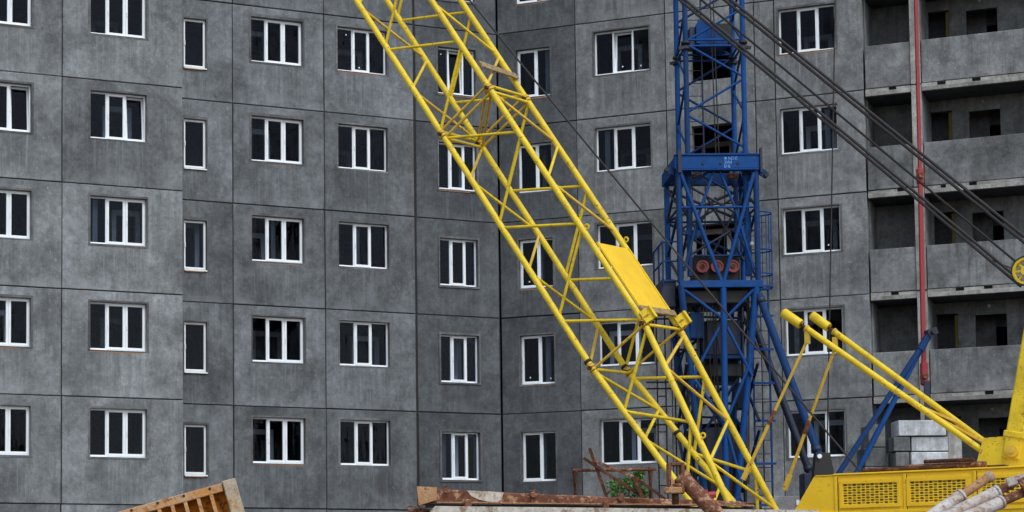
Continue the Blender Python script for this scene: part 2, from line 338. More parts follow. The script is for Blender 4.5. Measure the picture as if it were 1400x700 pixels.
_wm = {}
def ring_boxes(bm, x0, x1, z0, z1, t_, y0, y1, tb=None, tt=None):
    tb = tb or t_; tt = tt or t_
    add_box(bm, x0, x0+t_, y0, y1, z0, z1); add_box(bm, x1-t_, x1, y0, y1, z0, z1)
    add_box(bm, x0+t_, x1-t_, y0, y1, z0, z0+tb); add_box(bm, x0+t_, x1-t_, y0, y1, z1-tt, z1)
def window(F, u0, u1, z0, z1, kinds, shares=None, tilt=None, orange=False, rec=0.10):
    """kinds: per light 'f' fixed or 's' opening sash"""
    W, Hh = u1-u0, z1-z0; n = len(kinds)
    key = (round(W, 3), round(Hh, 3), kinds, tilt)
    fw, mu = 0.042, 0.05
    shares = shares or [1/n]*n
    inner = W-2*fw-(n-1)*mu
    xs = []; x = fw
    for sh in shares: xs.append((x, x+inner*sh)); x += inner*sh+mu
    if key not in _wm:
        bm = bmesh.new()
        ring_boxes(bm, 0, W, 0, Hh, fw, 0, .07, tb=.06)
        for i in range(n-1): add_box(bm, xs[i][1], xs[i][1]+mu, .001, .069, .06, Hh-fw)
        me = mesh_of(bm, 'window'); me.materials.append(MT['pvc'])
        subs = []
        for i, k in enumerate(kinds):
            a, b_ = xs[i]
            if k == 's':
                bm = bmesh.new(); ring_boxes(bm, a-.016, b_+.016, .06-.016, Hh-fw+.016, .056 if n > 1 else .040, -.018, .05)
                add_box(bm, a+.004, a+.026, -.04, -.018, Hh*.45, Hh*.55)
                ms = mesh_of(bm, 'sash'); ms.materials.append(MT['pvc']); ga, gb, g0, g1 = a+.034, b_-.034, .06+.034, Hh-fw-.034
            else: ms = None; ga, gb, g0, g1 = a-.01, b_+.01, .055, Hh-fw+.01
            bm = bmesh.new(); vv = [bm.verts.new(q) for q in ((ga, .03, g0), (gb, .03, g0), (gb, .03, g1), (ga, .03, g1))]; bm.faces.new(vv)
            mp = mesh_of(bm, 'pane'); mp.materials.append(MT['glass']); subs.append((ms, mp, k, a, b_))
        bm = bmesh.new()   # drip sill
        vv = [(.002, -.146, -.004), (W-.002, -.146, -.004), (W-.002, .0, .014), (.002, .0, .014)]
        A = [bm.verts.new(q) for q in vv]; B = [bm.verts.new((q[0], q[1], q[2]-.03)) for q in vv]
        bm.faces.new(A); bm.faces.new(B[::-1])
        for i in range(4): bm.faces.new((A[i], A[(i+1) % 4], B[(i+1) % 4], B[i]))
        msill = mesh_of(bm, 'sill'); msill.materials.append(MT['sill'])
        _wm[key] = (me, subs, msill)
    me, subs, msill = _wm[key]
    wo_ = link('window', me, None, block, F @ Matrix.Translation((u0, rec, z0)))
    for i, (ms, mp, k, a, b_) in enumerate(subs):
        mt = Matrix.Identity(4)
        if tilt == i:
            mt = Matrix.Translation((0, 0, .08)) @ Matrix.Rotation(R(-5), 4, 'X') @ Matrix.Translation((0, .0, -.08)) @ Matrix.Translation((.012, .06, 0))
        if ms: link('sash', ms, None, wo_, mt)
        link('pane', mp, None, wo_, mt)
    if len(kinds) > 1 and rnd.random() < .18:          # maker's stickers and scraps of film left on the glass
        for (ms, mp, k, a, b_) in subs:
            if rnd.random() < .6:
                sxx = rnd.uniform(a+.06, b_-.09); szz = rnd.choice((rnd.uniform(.12, .2), Hh-rnd.uniform(.14, .22)))
                box('sticker', sxx, sxx+.035, .024, .027, szz, szz+.04, 'pvc', wo_)
    if rnd.random() < .22:
        a, b_ = xs[rnd.randrange(n)]; x_ = rnd.uniform(a+.05, b_-.12)
        bm = bmesh.new(); pr_ = []
        for q in range(9): pr_.append((x_+.035*(q % 2)+q*.016, .12+.03*(q % 2)))
        for (p0_, p1_) in zip(pr_, pr_[1:]):
            bm.faces.new([bm.verts.new(z) for z in ((p0_[0], p0_[1], .08), (p1_[0], p1_[1], .08), (p1_[0], p1_[1], Hh-.06), (p0_[0], p0_[1], Hh-.06))])
        bmesh.ops.remove_doubles(bm, verts=bm.verts, dist=1e-4)
        link('film_curtain', mesh_of(bm, 'film_curtain'), 'film', wo_)
    link('sill', msill, None, wo_)
    if orange or rnd.random() < .6:
        box('foam_strip', .0, W*rnd.uniform(.8, 1.0), -.143, -.06, -.056, -.0345, 'foam', wo_)
    return wo_
def plaster_band(F, u0, u1, z0, z1):
    e = [rnd.uniform(.035, .075) for _ in range(4)]
    bm = bmesh.new()
    o4 = ((u0-e[0], z0-e[1]), (u1+e[2], z0-e[1]*.8), (u1+e[2], z1+e[3]), (u0-e[0]*.8, z1+e[3])); i4 = ((u0, z0), (u1, z0), (u1, z1), (u0, z1))
    A = [bm.verts.new((p[0], -.0075, p[1])) for p in o4]; B = [bm.verts.new((p[0], -.009, p[1])) for p in i4]
    C_ = [bm.verts.new((p[0]*1, .004, p[1])) for p in o4]; D_ = [bm.verts.new((p[0], .07, p[1])) for p in i4]
    for i in range(4):
        j = (i+1) % 4
        bm.faces.new((A[i], A[j], B[j], B[i])); bm.faces.new((A[i], A[j], C_[j], C_[i])); bm.faces.new((B[i], B[j], D_[j], D_[i]))
    link('plaster_band', mesh_of(bm, 'plaster_band'), 'plaster', block, F)

STD = (-1.56, -0.29); NAR = (-1.92, -0.545)
# (facade, panel u0, u1, window u0, u1, window z range, lights, material)
COLS = [
 (FA, -15.24, -11.93, -14.49, -12.95, STD, 'fss', 'conc'), (FA, -11.93, -8.62, -10.98, -9.43, STD, 'fss', 'conc'), (FA, -8.62, -5.31, -7.86, -6.32, STD, 'fss', 'conc'),
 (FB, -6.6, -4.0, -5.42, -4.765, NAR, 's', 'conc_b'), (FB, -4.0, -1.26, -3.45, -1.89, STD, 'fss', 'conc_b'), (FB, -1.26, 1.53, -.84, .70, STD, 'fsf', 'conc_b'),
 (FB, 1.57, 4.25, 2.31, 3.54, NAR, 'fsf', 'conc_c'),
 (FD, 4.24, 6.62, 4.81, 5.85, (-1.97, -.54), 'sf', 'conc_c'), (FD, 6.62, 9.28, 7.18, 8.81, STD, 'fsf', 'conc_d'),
 (FD, 9.28, 11.82, 10.0, 11.2, (-2.05, -.53), '', 'conc_d'), (FD, 11.82, 12.38, None, None, None, '', 'conc_d'), (FD, 12.38, 14.80, 12.50, 14.06, STD, 'fsf', 'conc_d')]
for ci, (F, u0, u1, w0, w1, wz, kinds, mat) in enumerate(COLS):
    for ri, zt in enumerate(TOPS):
        hole = (w0, w1, zt+wz[0], zt+wz[1]) if w0 is not None else None
        gp = G if not (mat == 'conc_c' and F is FB) else .026
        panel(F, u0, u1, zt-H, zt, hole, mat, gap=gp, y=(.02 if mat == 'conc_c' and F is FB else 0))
        if hole and kinds:
            plaster_band(F, *hole)
            tilt = None
            if ci == 8 and ri == 2: tilt = 1
            if ci == 6 and ri == 2: tilt = 1
            if ci == 1 and ri == 3: tilt = 2
            if ci == 2 and ri == 3: tilt = 2
            sh = None
            if kinds == 'fss': sh = [.30, .34, .36]
            if kinds == 'fsf' and F is FD: sh = [.33, .36, .31]
            if ci == 6: sh = [.32, .40, .28]
            if kinds == 'sf': sh = [.58, .42]
            window(F, *hole, kinds, sh, tilt, orange=(ri <= 2), rec=.14 if kinds != 's' else .10)
    # storey below, down to the ground
    panel(F, u0, u1, 0, 4.22, None, mat if mat != 'conc_d' else 'conc_d', y=.03 if ci != 11 else 0.03)
# dark joint filler behind the panel edges
bm = bmesh.new()
for F, us in ((FA, (-15.24, -11.93, -8.62)), (FB, (-4.0, -1.26, 1.55)), (FD, (6.62, 9.28, 11.82, 12.38))):
    for u in us:
        wj = .06 if u == 1.55 else .03
        add_box(bm, u-wj, u+wj, .05, .2, 0, TOPS[0], mw=F)
for F, a, b_ in ((FA, -15.2, -5.36), (FB, -6.6, 4.22), (FD, 4.28, 14.75)):
    for zt in TOPS+[4.22]: add_box(bm, a, b_, .055, .205, zt-.03, zt+.03, mw=F)
link('joint_filler', mesh_of(bm, 'joint_filler'), 'joint', block)
# pale plinth slabs at the foot of the wing
for k in range(4):
    panel(FD, 11.75+k*1.4, 13.15+k*1.4, .3, 4.42, None, 'plinth', y=-.13, th=.13, name='plinth_slab')
box('vent_plate', 12.72, 13.02, -.155, -.13, 4.16, 4.30, 'pvc', block, mw=FD)
# side return and corner core
panel_ret = FA @ Matrix.Translation((-5.31-.014, .28, 0)) @ Matrix.Rotation(R(90), 4, 'Z')
box('return_wall', 0, 1.4, 0, .2, 0, 23.8, 'conc', block, mw=FA @ Matrix.Translation((-5.325, .285, 0)) @ Matrix.Rotation(R(90), 4, 'Z'))
def poly_slab(name, pts, z0, z1, mat, F):
    bm = bmesh.new(); A = [bm.verts.new((p[0], p[1], z0)) for p in pts]; B = [bm.verts.new((p[0], p[1], z1)) for p in pts]
    bm.faces.new(A[::-1]); bm.faces.new(B); n = len(pts)
    for i in range(n): bm.faces.new((A[i], A[(i+1) % n], B[(i+1) % n], B[i]))
    return link(name, mesh_of(bm, name), mat, block, F)
def u_in0(F, y): return 4.24-.435*y+.02 if F is FD else -99
def u_in1(F, y): return 4.25+.435*y-.02 if F is FB else 99
# corner post filling the meeting of bay and wing
box('corner_post', 3.99, 4.26, .06, .5, 0, 23.8, 'joint', block, mw=FB)
# interior: floors, cross walls, back walls with doorways
for F, a, b_, xs in ((FA, -15.2, -5.56, (-11.93, -8.62)), (FB, -6.55, 6.1, (-4.0, -1.26, 1.55, 4.9)), (FD, 2.5, 14.7, (3.7, 6.62, 9.28, 12.1))):
    dep = 4.2
    for zt in TOPS+[4.22]:
        zo = .006 if F is FD else 0
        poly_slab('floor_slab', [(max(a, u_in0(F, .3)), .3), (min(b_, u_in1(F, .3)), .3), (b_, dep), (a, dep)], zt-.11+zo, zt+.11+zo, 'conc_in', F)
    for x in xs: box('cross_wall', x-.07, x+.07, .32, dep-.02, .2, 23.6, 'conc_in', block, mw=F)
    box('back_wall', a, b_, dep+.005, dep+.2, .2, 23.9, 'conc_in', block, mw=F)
    edges = [a]+list(xs)+[b_]
    for i in range(len(edges)-1):
        if edges[i+1]-edges[i] < 1.6: continue
        for zt in TOPS:
            if rnd.random() < .75:
                cx = edges[i]+(edges[i+1]-edges[i])*rnd.uniform(.3, .7); yy = rnd.choice((.75, 1.1, 1.6, 2.4)); dw = rnd.uniform(.3, .42)
                bm = bmesh.new()
                for q in (-1, 1): add_box(bm, cx+q*dw-.06, cx+q*dw+.06, yy, yy+.12, zt-H+.12, zt-.62)
                add_box(bm, cx-dw-.06, cx+dw+.06, yy+.001, yy+.119, zt-.62, zt-.48)
                link('door_lining', mesh_of(bm, 'door_lining'), 'sill' if rnd.random() < .5 else 'conc_pale', block, F)
# balconies on the right-hand end of the wing
UB0, UP0, UP1, UB1 = 14.83, 16.06, 16.31, 23.0
BD = 1.3
def slab_edge(u0, u1, z):
    s_ = box('slab_edge', u0, u1, rnd.uniform(-.012, .004), .10, z-.19, z-.075, 'conc_pale', block, bevel=.008, mw=FD)
    box('balcony_slab', u0, u1, .102, BD-.01, z-.188, z-.055, 'conc_in', block, mw=FD)  # darker concrete puts the soffit's shade into the slab colour
    x = u0
    while x < u1-.05:                                # bedding mortar with lifting slots left open
        L = rnd.uniform(.35, .9); e = min(x+L, u1)
        box('mortar_bed', x+.003, e, .006+rnd.uniform(0, .012), .13, z-.077, z+rnd.uniform(.0, .02), 'conc_pale', block, mw=FD)
        x = e+rnd.choice((0, .14, .2, .22))
    box('slot_shade', u0, u1, .104, .14, z-.053, z+.015, 'joint', block, mw=FD)  # dark strip painting in the shade inside the open slots
for zt in TOPS[1:]+[4.22]:
    for (a, b_) in ((UB0, UP0), (UP1+.012, UB1)):
        slab_edge(a, b_, zt)
        if zt > 5: 
            panel(FD, a, b_, zt+.012, zt+1.21, None, 'conc_e', y=.004, th=.11, name='balcony_parapet', gap=.008)
            panel(FD, a, b_, zt+1.21-.002, zt+1.214, None, 'conc_pale', y=.004, th=.11, name='parapet_cap', gap=.01) if False else None
    # recessed wall with window and door openings
    z0, z1 = zt+.02, zt+H-.2
    for (a, b_, c0, c1) in ((UB0, UP0, z0, z1), (UP1, 16.36, z0, z1), (16.36, 16.93, zt+2.3, z1), (16.93, 17.38, z0, z1), (17.38, 18.2, zt+2.22, z1), (18.2, UB1, z0, z1)):
        box('loggia_wall', a, b_, BD, BD+.16, c0, c1, 'loggia', block, mw=FD)
    box('loggia_wall', 16.36, 16.93, BD+.002, BD+.158, z0, zt+.85, 'loggia', block, mw=FD)
    box('room_wall', 17.30, 17.82, BD+.9, BD+1.0, z0, z1, 'loggia', block, mw=FD)
    box('room_wall', 17.82, 18.35, BD+.9, BD+1.0, zt+1.98, z1, 'conc_in', block, mw=FD)
    box('foam_strip', 16.84, 16.93, BD+.03, BD+.10, zt+.9, zt+2.25, 'mustard', block, mw=FD)
    box('room_wall', 16.2, 17.25, BD+.8, BD+.9, z0, z1, 'conc_in', block, mw=FD)
    box('floor_slab', UB0, UB1, BD+.17, 4.2, zt-.11, zt+.11, 'conc_in', block, mw=FD)
    bm = bmesh.new(); bmesh.ops.create_uvsphere(bm, u_segments=8, v_segments=6, radius=.05)
    link('junction_box', mesh_of(bm, 'junction_box'), 'conc_pale', block, FD @ Matrix.Translation((17.75, BD-.01, zt+2.45)))
# party fin between the two loggias, one casting per storey, and end walls
for zt in TOPS:
    box('fin_wall', UP0+.002, UP1, -.012, BD+.02, zt-H+.012, zt-.012, 'conc_e', block, bevel=.01, mw=FD @ Matrix.Translation((0, rnd.uniform(-.01, .01), 0)))
    box('fin_edge', UP0-.004, UP1+.006, -.03, -.0125, zt-H+.02, zt-.02, 'conc_pale', block, mw=FD @ Matrix.Translation((0, rnd.uniform(-.006, 0), 0)))
    box('end_wall', 14.802, 14.83, .29, BD, zt-H, zt-.2, 'conc_d', block, mw=FD)
box('back_wall', UB0, UB1, 4.21, 4.4, .2, 23.9, 'conc_in', block, mw=FD)
box('end_wall', UB1, UB1+.25, 0, 4.4, 0, 23.8, 'conc_d', block, mw=FD)
box('end_wall', 14.70, 14.80, .29, 4.2, 0, 23.8, 'conc_in', block, mw=FD)
box('roof_slab', -15.2, -5.4, 0, 6, 23.83, 24.1, 'conc', block, mw=FA)
box('roof_slab', -6.6, 4.2, .05, 6, 23.84, 24.11, 'conc_b', block, mw=FB)
box('roof_slab', 4.3, UB1, .05, 6, 23.85, 24.12, 'conc_d', block, mw=FD)

# ------------------------------------------------------------------ yellow crawler crane
O = Vector((6.4997, 32.5384, 0)); hv = Vector((-0.83579, 0.549048, 0)); av = Vector((0.549048, 0.83579, 0))
crane = thing('crawler_crane', 'yellow crawler crane with long lattice boom raised across the building', 'crane', O)
KM = Matrix((hv, av, Vector((0, 0, 1)))).transposed().to_4x4()       # local x forward along boom, y to the far side
def K(s_, l, z): return O + hv*s_ + av*l + Vector((0, 0, z))
C = Vector((2.0998, 35.4288, 10.0988)); dv = Vector((-0.460511, 0.302520, 0.834513)); ba = Vector((0.593307, 0.804176, 0.035884)); bb = Vector((0.660240, -0.511647, 0.549819))
LOW = 5.154; TIP = 18.2
OFF = {1: -ba*.6-bb*.6, 2: ba*.6-bb*.6, 3: -ba*.6+bb*.6, 4: ba*.6+bb*.6}
def chord(k, t_):
    """point on chord k, t_ metres below the upper joint; tapers at both ends"""
    if t_ <= LOW and t_ > -13.2: return C+OFF[k]-dv*t_
    if t_ <= -13.2:
        f = (-t_-13.2)/(TIP-13.2); return C-dv*t_+OFF[k]*(1-.62*f)
    f = (t_-LOW)/4.95; top = k in (3, 4); l = -.62 if k in (1, 3) else .62
    l = 1.12 if l > 0 else l
    foot = K((-.15 if l < 0 else -.28) - (.07 if top else -.09), l, 1.5)
    return (C+OFF[k]-dv*LOW)*(1-f)+foot*f
bm = bmesh.new()          # foot forks and head pulley block
for l in (-.62, 1.12):
    add_tube(bm, K(-.15 if l < 0 else -.28, l-.09, 1.5), K(-.15 if l < 0 else -.28, l+.09, 1.5), .16, 14)
hd = C+dv*TIP
add_tube(bm, hd-ba*.45, hd+ba*.45, .30, 16)
boom = link('boom', mesh_of(bm, 'boom'), 'yellow', crane, Matrix.Translation(-O))
CR, LR = .054, .026
for k in (1, 2, 3, 4):
    tube('chord', chord(k, 0.07), chord(k, LOW-.07), CR, 'yellow', boom, 12)
    tube('chord', chord(k, -6.1), chord(k, -.07), CR, 'yellow', boom, 12)
    tube('chord', chord(k, -13.2), chord(k, -6.2), CR, 'yellow', boom, 12)
    tube('chord', chord(k, -TIP), chord(k, -13.2), CR*.95, 'yellow', boom, 12)
    tube('chord', chord(k, LOW+.07), chord(k, LOW+4.95), CR, 'yellow', boom, 12)
    for t_ in (0, LOW, -6.15):          # joint flanges with a pin
        p_ = chord(k, t_)
        tube('joint_flange', p_-dv*.055, p_-dv*.006, CR*1.28, 'yellow_old', boom, 12)
        tube('joint_flange', p_+dv*.006, p_+dv*.055, CR*1.28, 'yellow_old', boom, 12)
        tube('joint_pin', p_-ba*.12, p_+ba*.12, .035, 'rust_dk', boom, 8)
pat = {'near': (1, 3), 'far': (4, 2), 'bottom': (2, 1), 'top': (3, 4)}
def lace(ka, ta, kb, tb, r=LR, mat='yellow'):
    tube('lacing_bar', chord(ka, ta), chord(kb, tb), r, mat, boom, 8)
hp = 1.02
for face, (ka, kb) in pat.items():
    for seg in range(5):                                   # below the joint, down to the lower joint
        a_, b_ = seg*hp+.08, (seg+1)*hp-.02
        if face == 'top' and seg >= 3: continue
        lace(ka if seg % 2 == 0 else kb, a_, kb if seg % 2 == 0 else ka, b_, LR, 'yellow_old' if face in ('top', 'bottom') and seg % 2 == 0 else 'yellow')
    for seg in range(17):                                  # above the joint, to the head
        a_, b_ = -(seg*hp+.08), -((seg+1)*hp-.02)
        lace(ka if seg % 2 == 0 else kb, a_, kb if seg % 2 == 0 else ka, b_, LR, 'yellow_old' if face in ('top', 'bottom') and seg % 2 == 0 else 'yellow')
# perpendicular frames either side of the joints (doubled bars at the upper one)
for t_ in (-.075, .075, LOW+.02, -6.08, -6.22):
    for a_, b_ in ((1, 2), (3, 4)):
        tube('cross_bar', chord(a_, t_), chord(b_, t_), .028, 'yellow', boom, 8)
    for a_, b_ in (((1, 3), (2, 4), (3, 2)) if t_ < 1 else ((1, 3), (2, 4))):
        tube('cross_bar', chord(a_, t_), chord(b_, t_), .025, 'yellow_old', boom, 8)
tl = lambda f: LOW+f*4.95
for seq in (((3, .02), (1, .19), (3, .36), (1, .55), (3, .72), (1, .86)), ((2, .03), (4, .18), (2, .36), (4, .53), (2, .70), (4, .85)),
            ((1, .02), (2, .17), (1, .31), (2, .50), (1, .66), (2, .82)), ((4, .03), (3, .16), (4, .34), (3, .50), (4, .66), (3, .8))):
    for (ka, fa), (kb, fb) in zip(seq, seq[1:]): lace(ka, tl(fa), kb, tl(fb), LR*1.05, 'yellow_old' if {ka, kb} == {3, 4} and fa < .2 else 'yellow')
# walkway plate and planks on the top face
def top_pt(t_, l, n): return C + bb*(.6+n) + ba*l - dv*t_
m = Matrix((ba, -dv, bb)).transposed().to_4x4(); m.translation = C-O
box('walkway_plate', -.54, .54, 3.48, 4.84, .6+.045, .6+.060, 'yellow_body', boom, .004, Matrix.Translation(O) @ m)
for x0 in (-.54, .50): box('plate_rim', x0, x0+.04, 3.48, 4.84, .6+.0605, .6+.075, 'yellow', boom, 0, Matrix.Translation(O) @ m)
box('walkway_plank', -.60, .56, 4.86, 4.98, .6+.07, .6+.115, 'timber', boom, .006, Matrix.Translation(O) @ m)
box('walkway_plank', -.54, .58, -.56, -.42, .6+.07, .6+.10, 'timber', boom, .006, Matrix.Translation(O) @ m @ Matrix.Rotation(R(2), 4, 'Z'))
for k in (3, 4):                                           # V brackets over the lower joint, lifting eyes
    p_ = chord(k, LOW-.02)
    mb = Matrix((ba, -dv, bb)).transposed().to_4x4(); mb.translation = p_
    for sx, an in ((-1, 24), (1, -24)):
        box('roller_bracket', sx*.075-.012, sx*.075+.012, -.16, .07, .02, .24, 'yellow', boom, .004, mb @ Matrix.Rotation(R(an), 4, 'Y'))
    box('bracket_rib', -.07, .07, -.05, -.03, .04, .17, 'yellow_old', boom, 0, mb)
for k, t_ in ((3, 3.18), (4, 3.3), (3, tl(.42))):
    p_ = chord(k, t_)+bb*.09
    bm = bmesh.new(); mt_ = Matrix.Translation(p_) @ rot_to(ba)
    for i in range(10):
        a0, a1 = i*math.pi/5, (i+1)*math.pi/5
        add_tube(bm, mt_ @ Vector((.04*math.cos(a0), .04*math.sin(a0), 0)), mt_ @ Vector((.04*math.cos(a1), .04*math.sin(a1), 0)), .016, 6)
    link('lifting_eye', mesh_of(bm, 'lifting_eye'), 'yellow', boom)
for k, t_ in ((2, tl(.27)), (1, 5.02), (2, 5.05)):
    p_ = chord(k, t_); tube('hose_clip', p_-dv*.025, p_+dv*.025, CR*1.3, 'black', boom, 10)
# backstops: two telescopic tubes from the roof bracket, tied to the boom by thin rods
for l in (-.6, .6):
    base = K(-3.55 if l < 0 else -3.50, l, 3.70); tip_ = K(-.79, l, 5.80 if l < 0 else 5.88)
    dd = (tip_-base).normalized()
    e0 = K(-.40, l, 6.075); 
    bs = tube('backstop_tube', base, tip_, .048, 'yellow', crane, 12)
    tube('backstop_rod', tip_-dd*.05, tip_+dd*.16, .028, 'rust_dk', crane, 8)
    tube('backstop_sleeve', tip_+dd*.12, tip_+dd*.46, .076, 'yellow', crane, 14)
    tube('backstop_cap', tip_+dd*.46, tip_+dd*.48, .066, 'yellow_old', crane, 14)
    tube('sleeve_collar', tip_-dd*.02, tip_+dd*.015, .060, 'yellow_old', crane, 12)
    ra = K(-.80, l, 5.62); rb = K(.26, l, 3.60) if l < 0 else K(.17, .86, 3.50)
    mid = ra*.42+rb*.58
    tube('tie_rod', ra, mid, .024, 'yellow_old', crane, 8); tube('tie_rod', mid, rb, .028, 'yellow_old', crane, 8)
    tube('turnbuckle', mid+(ra-mid).normalized()*.12, mid-(ra-mid).normalized()*.12, .036, 'rust', crane, 8)
    bar('rod_shackle', ra+Vector((0, 0, -.06)), ra+Vector((0, 0, .17)), .07, .07, 'yellow_old', crane, upv=hv)
    bar('rod_lug', rb-(rb-ra).normalized()*.14, rb+(rb-ra).normalized()*.12, .07, .06, 'yellow_old', crane, upv=av)
bar('backstop_brace', K(-2.55, -.6, 4.48), K(-2.75, .6, 4.30), .035, .035, 'yellow_old', crane)
bar('backstop_brace', K(-2.75, -.6, 4.33), K(-3.2, .6, 3.94), .035, .035, 'yellow_old', crane)
# machine house
XB, XF, ZT, ZB_, LN, LF = -7.6, -1.16, 3.44, 1.15, -1.4, 1.4
prof = [(XB, ZB_), (.42, ZB_), (-.30, 2.1), (XF, ZT), (XB, ZT)]
house = poly_prism('machine_house', prof, LN, LF, 'yellow_body', crane, KM)
mh = Matrix.Identity(4)
box('roof_rim', XB-.02, XF-.30, LN-.025, LF+.025, ZT+.002, ZT+.03, 'yellow_body', house, .008)
box('roof_rim', XF-.29, XF-.02, LN-.012, LF+.012, ZT+.002, ZT+.016, 'yellow_body', house, .004)
box('belt_rail', XB+.01, -.75, LN-.022, LN-.002, 2.86, 2.905, 'yellow_body', house, .004)
def grille(x0, x1, z0, z1):
    nx, nz_ = 12, 8
    bm = bmesh.new(); y = LN-.012
    dx, dz = (x1-x0)/nx, (z1-z0)/nz_
    for i in range(nx):
        for j in range(nz_):
            cx, cz = x0+(i+.5)*dx, z0+(j+.5)*dz
            oc = (cx-dx/2, cz-dz/2), (cx+dx/2, cz-dz/2), (cx+dx/2, cz+dz/2), (cx-dx/2, cz+dz/2)
            ov = [bm.verts.new((a, y, b_)) for a, b_ in oc]
            rx, rz = dx*.47, dz*(.47 if (i+j) % 2 == 0 else .24)
            iv = [bm.verts.new((cx+rx*math.cos(R(45*q)), y, cz+rz*math.sin(R(45*q)))) for q in (-3, -2, -1, 0, 1, 2, 3, 4)]
            # corners 0..3 at -135,-45,45,135 degrees
            for q in range(4):
                c0 = ov[q]; c1 = ov[(q+1) % 4]
                ia, im, ib = iv[(2*q) % 8], iv[(2*q+1) % 8], iv[(2*q+2) % 8]
                bm.faces.new((c0, c1, ib, im, ia))
            # raised cone-shaped lip below each hole
            back = [bm.verts.new((v.co.x, y+.035, v.co.z)) for v in iv]
            for q in range(8): bm.faces.new((iv[q], iv[(q+1) % 8], back[(q+1) % 8], back[q]))
    bmesh.ops.remove_doubles(bm, verts=bm.verts, dist=1e-4)
    g_ = link('grille', mesh_of(bm, 'grille'), 'yellow_body', house)
    box('grille_shade', x0, x1, LN-.006, LN-.002, z0, z1, 'mustard', house)  # dull plate standing in for the shaded hollow behind the holes
    bm = bmesh.new(); ring_boxes(bm, x0-.05, x1+.05, z0-.05, z1+.05, .05, LN-.028, LN-.001)
    link('grille_frame', mesh_of(bm, 'grille_frame'), 'yellow_body', house)
for a_, b_ in ((-2.44, -1.61), (-3.45, -2.63), (-4.48, -3.68), (-5.5, -4.7)):
    grille(a_, b_, 3.00, 3.31)
for s_ in (-1.50, -2.55, -3.58, -4.6, -5.6):               # door edges standing proud
    box('panel_strip', s_-.022, s_+.022, LN-.016, LN-.001, ZB_, ZT-.01, 'yellow_body', house, .004)
    box('panel_gap', s_-.032, s_-.024, LN-.004, LN-.001, ZB_, ZT-.02, 'rust_dk', house)
for s_ in (-1.9, -2.2, -3.0): 
    box('door_handle', s_-.06, s_+.06, LN-.05, LN-.002, 2.2, 2.24, 'black', house)
# rusty pipes and plank lying on the roof
tube('roof_pipe', K(-1.85, -1.18, ZT+.07), K(-3.3, -1.22, ZT+.07), .035, 'rust_dk', crane, 8)
tube('roof_pipe', K(-2.45, -1.05, ZT+.09), K(-3.65, -1.08, ZT+.09), .05, 'rust', crane, 8)
bar('roof_plank', K(-2.2, -.9, ZT+.06), K(-3.9, -.92, ZT+.06), .2, .045, 'rust_dk', crane)
tube('roof_pipe', K(-2.75, -1.1, ZT+.17), K(-3.5, -1.15, ZT+.165), .03, 'rust_dk', crane, 8)
# roof bracket, gantry legs, sheaves
for l in (-.6, .6):
    poly_prism('gantry_bracket', [(-3.42, ZT+.05), (-3.40, 3.62), (-3.50, 3.95), (-3.85, 3.96), (-4.5, 3.75), (-4.5, ZT+.05)], l-.07, l+.07, 'yellow', crane, KM)
    tube('bracket_pin', K(-3.93, l-.16, 3.735), K(-3.93, l+.1, 3.735), .09, 'yellow_old', crane, 14)
    tube('bracket_pin', K(-3.93, l-.19, 3.735), K(-3.93, l+.1, 3.735), .04, 'yellow_old', crane, 10)
    bar('gantry_leg', K(-3.89, l, 3.62), K(-4.53, l, 6.75), .20, .26, 'yellow', crane, upv=hv, bevel=.02)
    bar('leg_collar', K(-3.952, l, 3.93), K(-3.970, l, 4.02), .24, .31, 'yellow', crane, upv=hv, bevel=.01)
    bar('sheave_arm', K(-4.50, l+.10, 6.60), K(-4.20, l+.10, 6.37), .05, .14, 'yellow', crane, upv=(0, 0, 1))
    bar('gantry_stay', K(-4.53, l, 6.7), K(-7.2, l, ZT), .16, .16, 'yellow', crane, upv=av)
    ctr = K(-4.20, l-.02, 6.37)
    bm = bmesh.new(); mt_ = Matrix.Translation(ctr) @ rot_to(av)
    def rg(bm, r0, r1, z0, z1, n=28):
        V = [[bm.verts.new(mt_ @ Vector((r*math.cos(2*math.pi*i/n), r*math.sin(2*math.pi*i/n), z))) for r, z in ((r0, z0), (r1, z0), (r1, z1), (r0, z1))] for i in range(n)]
        for i in range(n):
            for j in range(4): bm.faces.new((V[i][j], V[(i+1) % n][j], V[(i+1) % n][(j+1) % 4], V[i][(j+1) % 4]))
    rg(bm, .165, .20, -.05, .05); rg(bm, .03, .07, -.07, .07)
    for i in range(8):
        a0 = i*math.pi/4
        add_tube(bm, mt_ @ Vector((.06*math.cos(a0), .06*math.sin(a0), 0)), mt_ @ Vector((.17*math.cos(a0), .17*math.sin(a0), 0)), .020, 6)
    link('sheave', mesh_of(bm, 'sheave'), 'yellow', crane, Matrix.Translation(-O))
    bm = bmesh.new(); rg(bm, .20, .222, -.055, .055)
    link('sheave_tyre', mesh_of(bm, 'sheave_tyre'), 'black', crane, Matrix.Translation(-O))
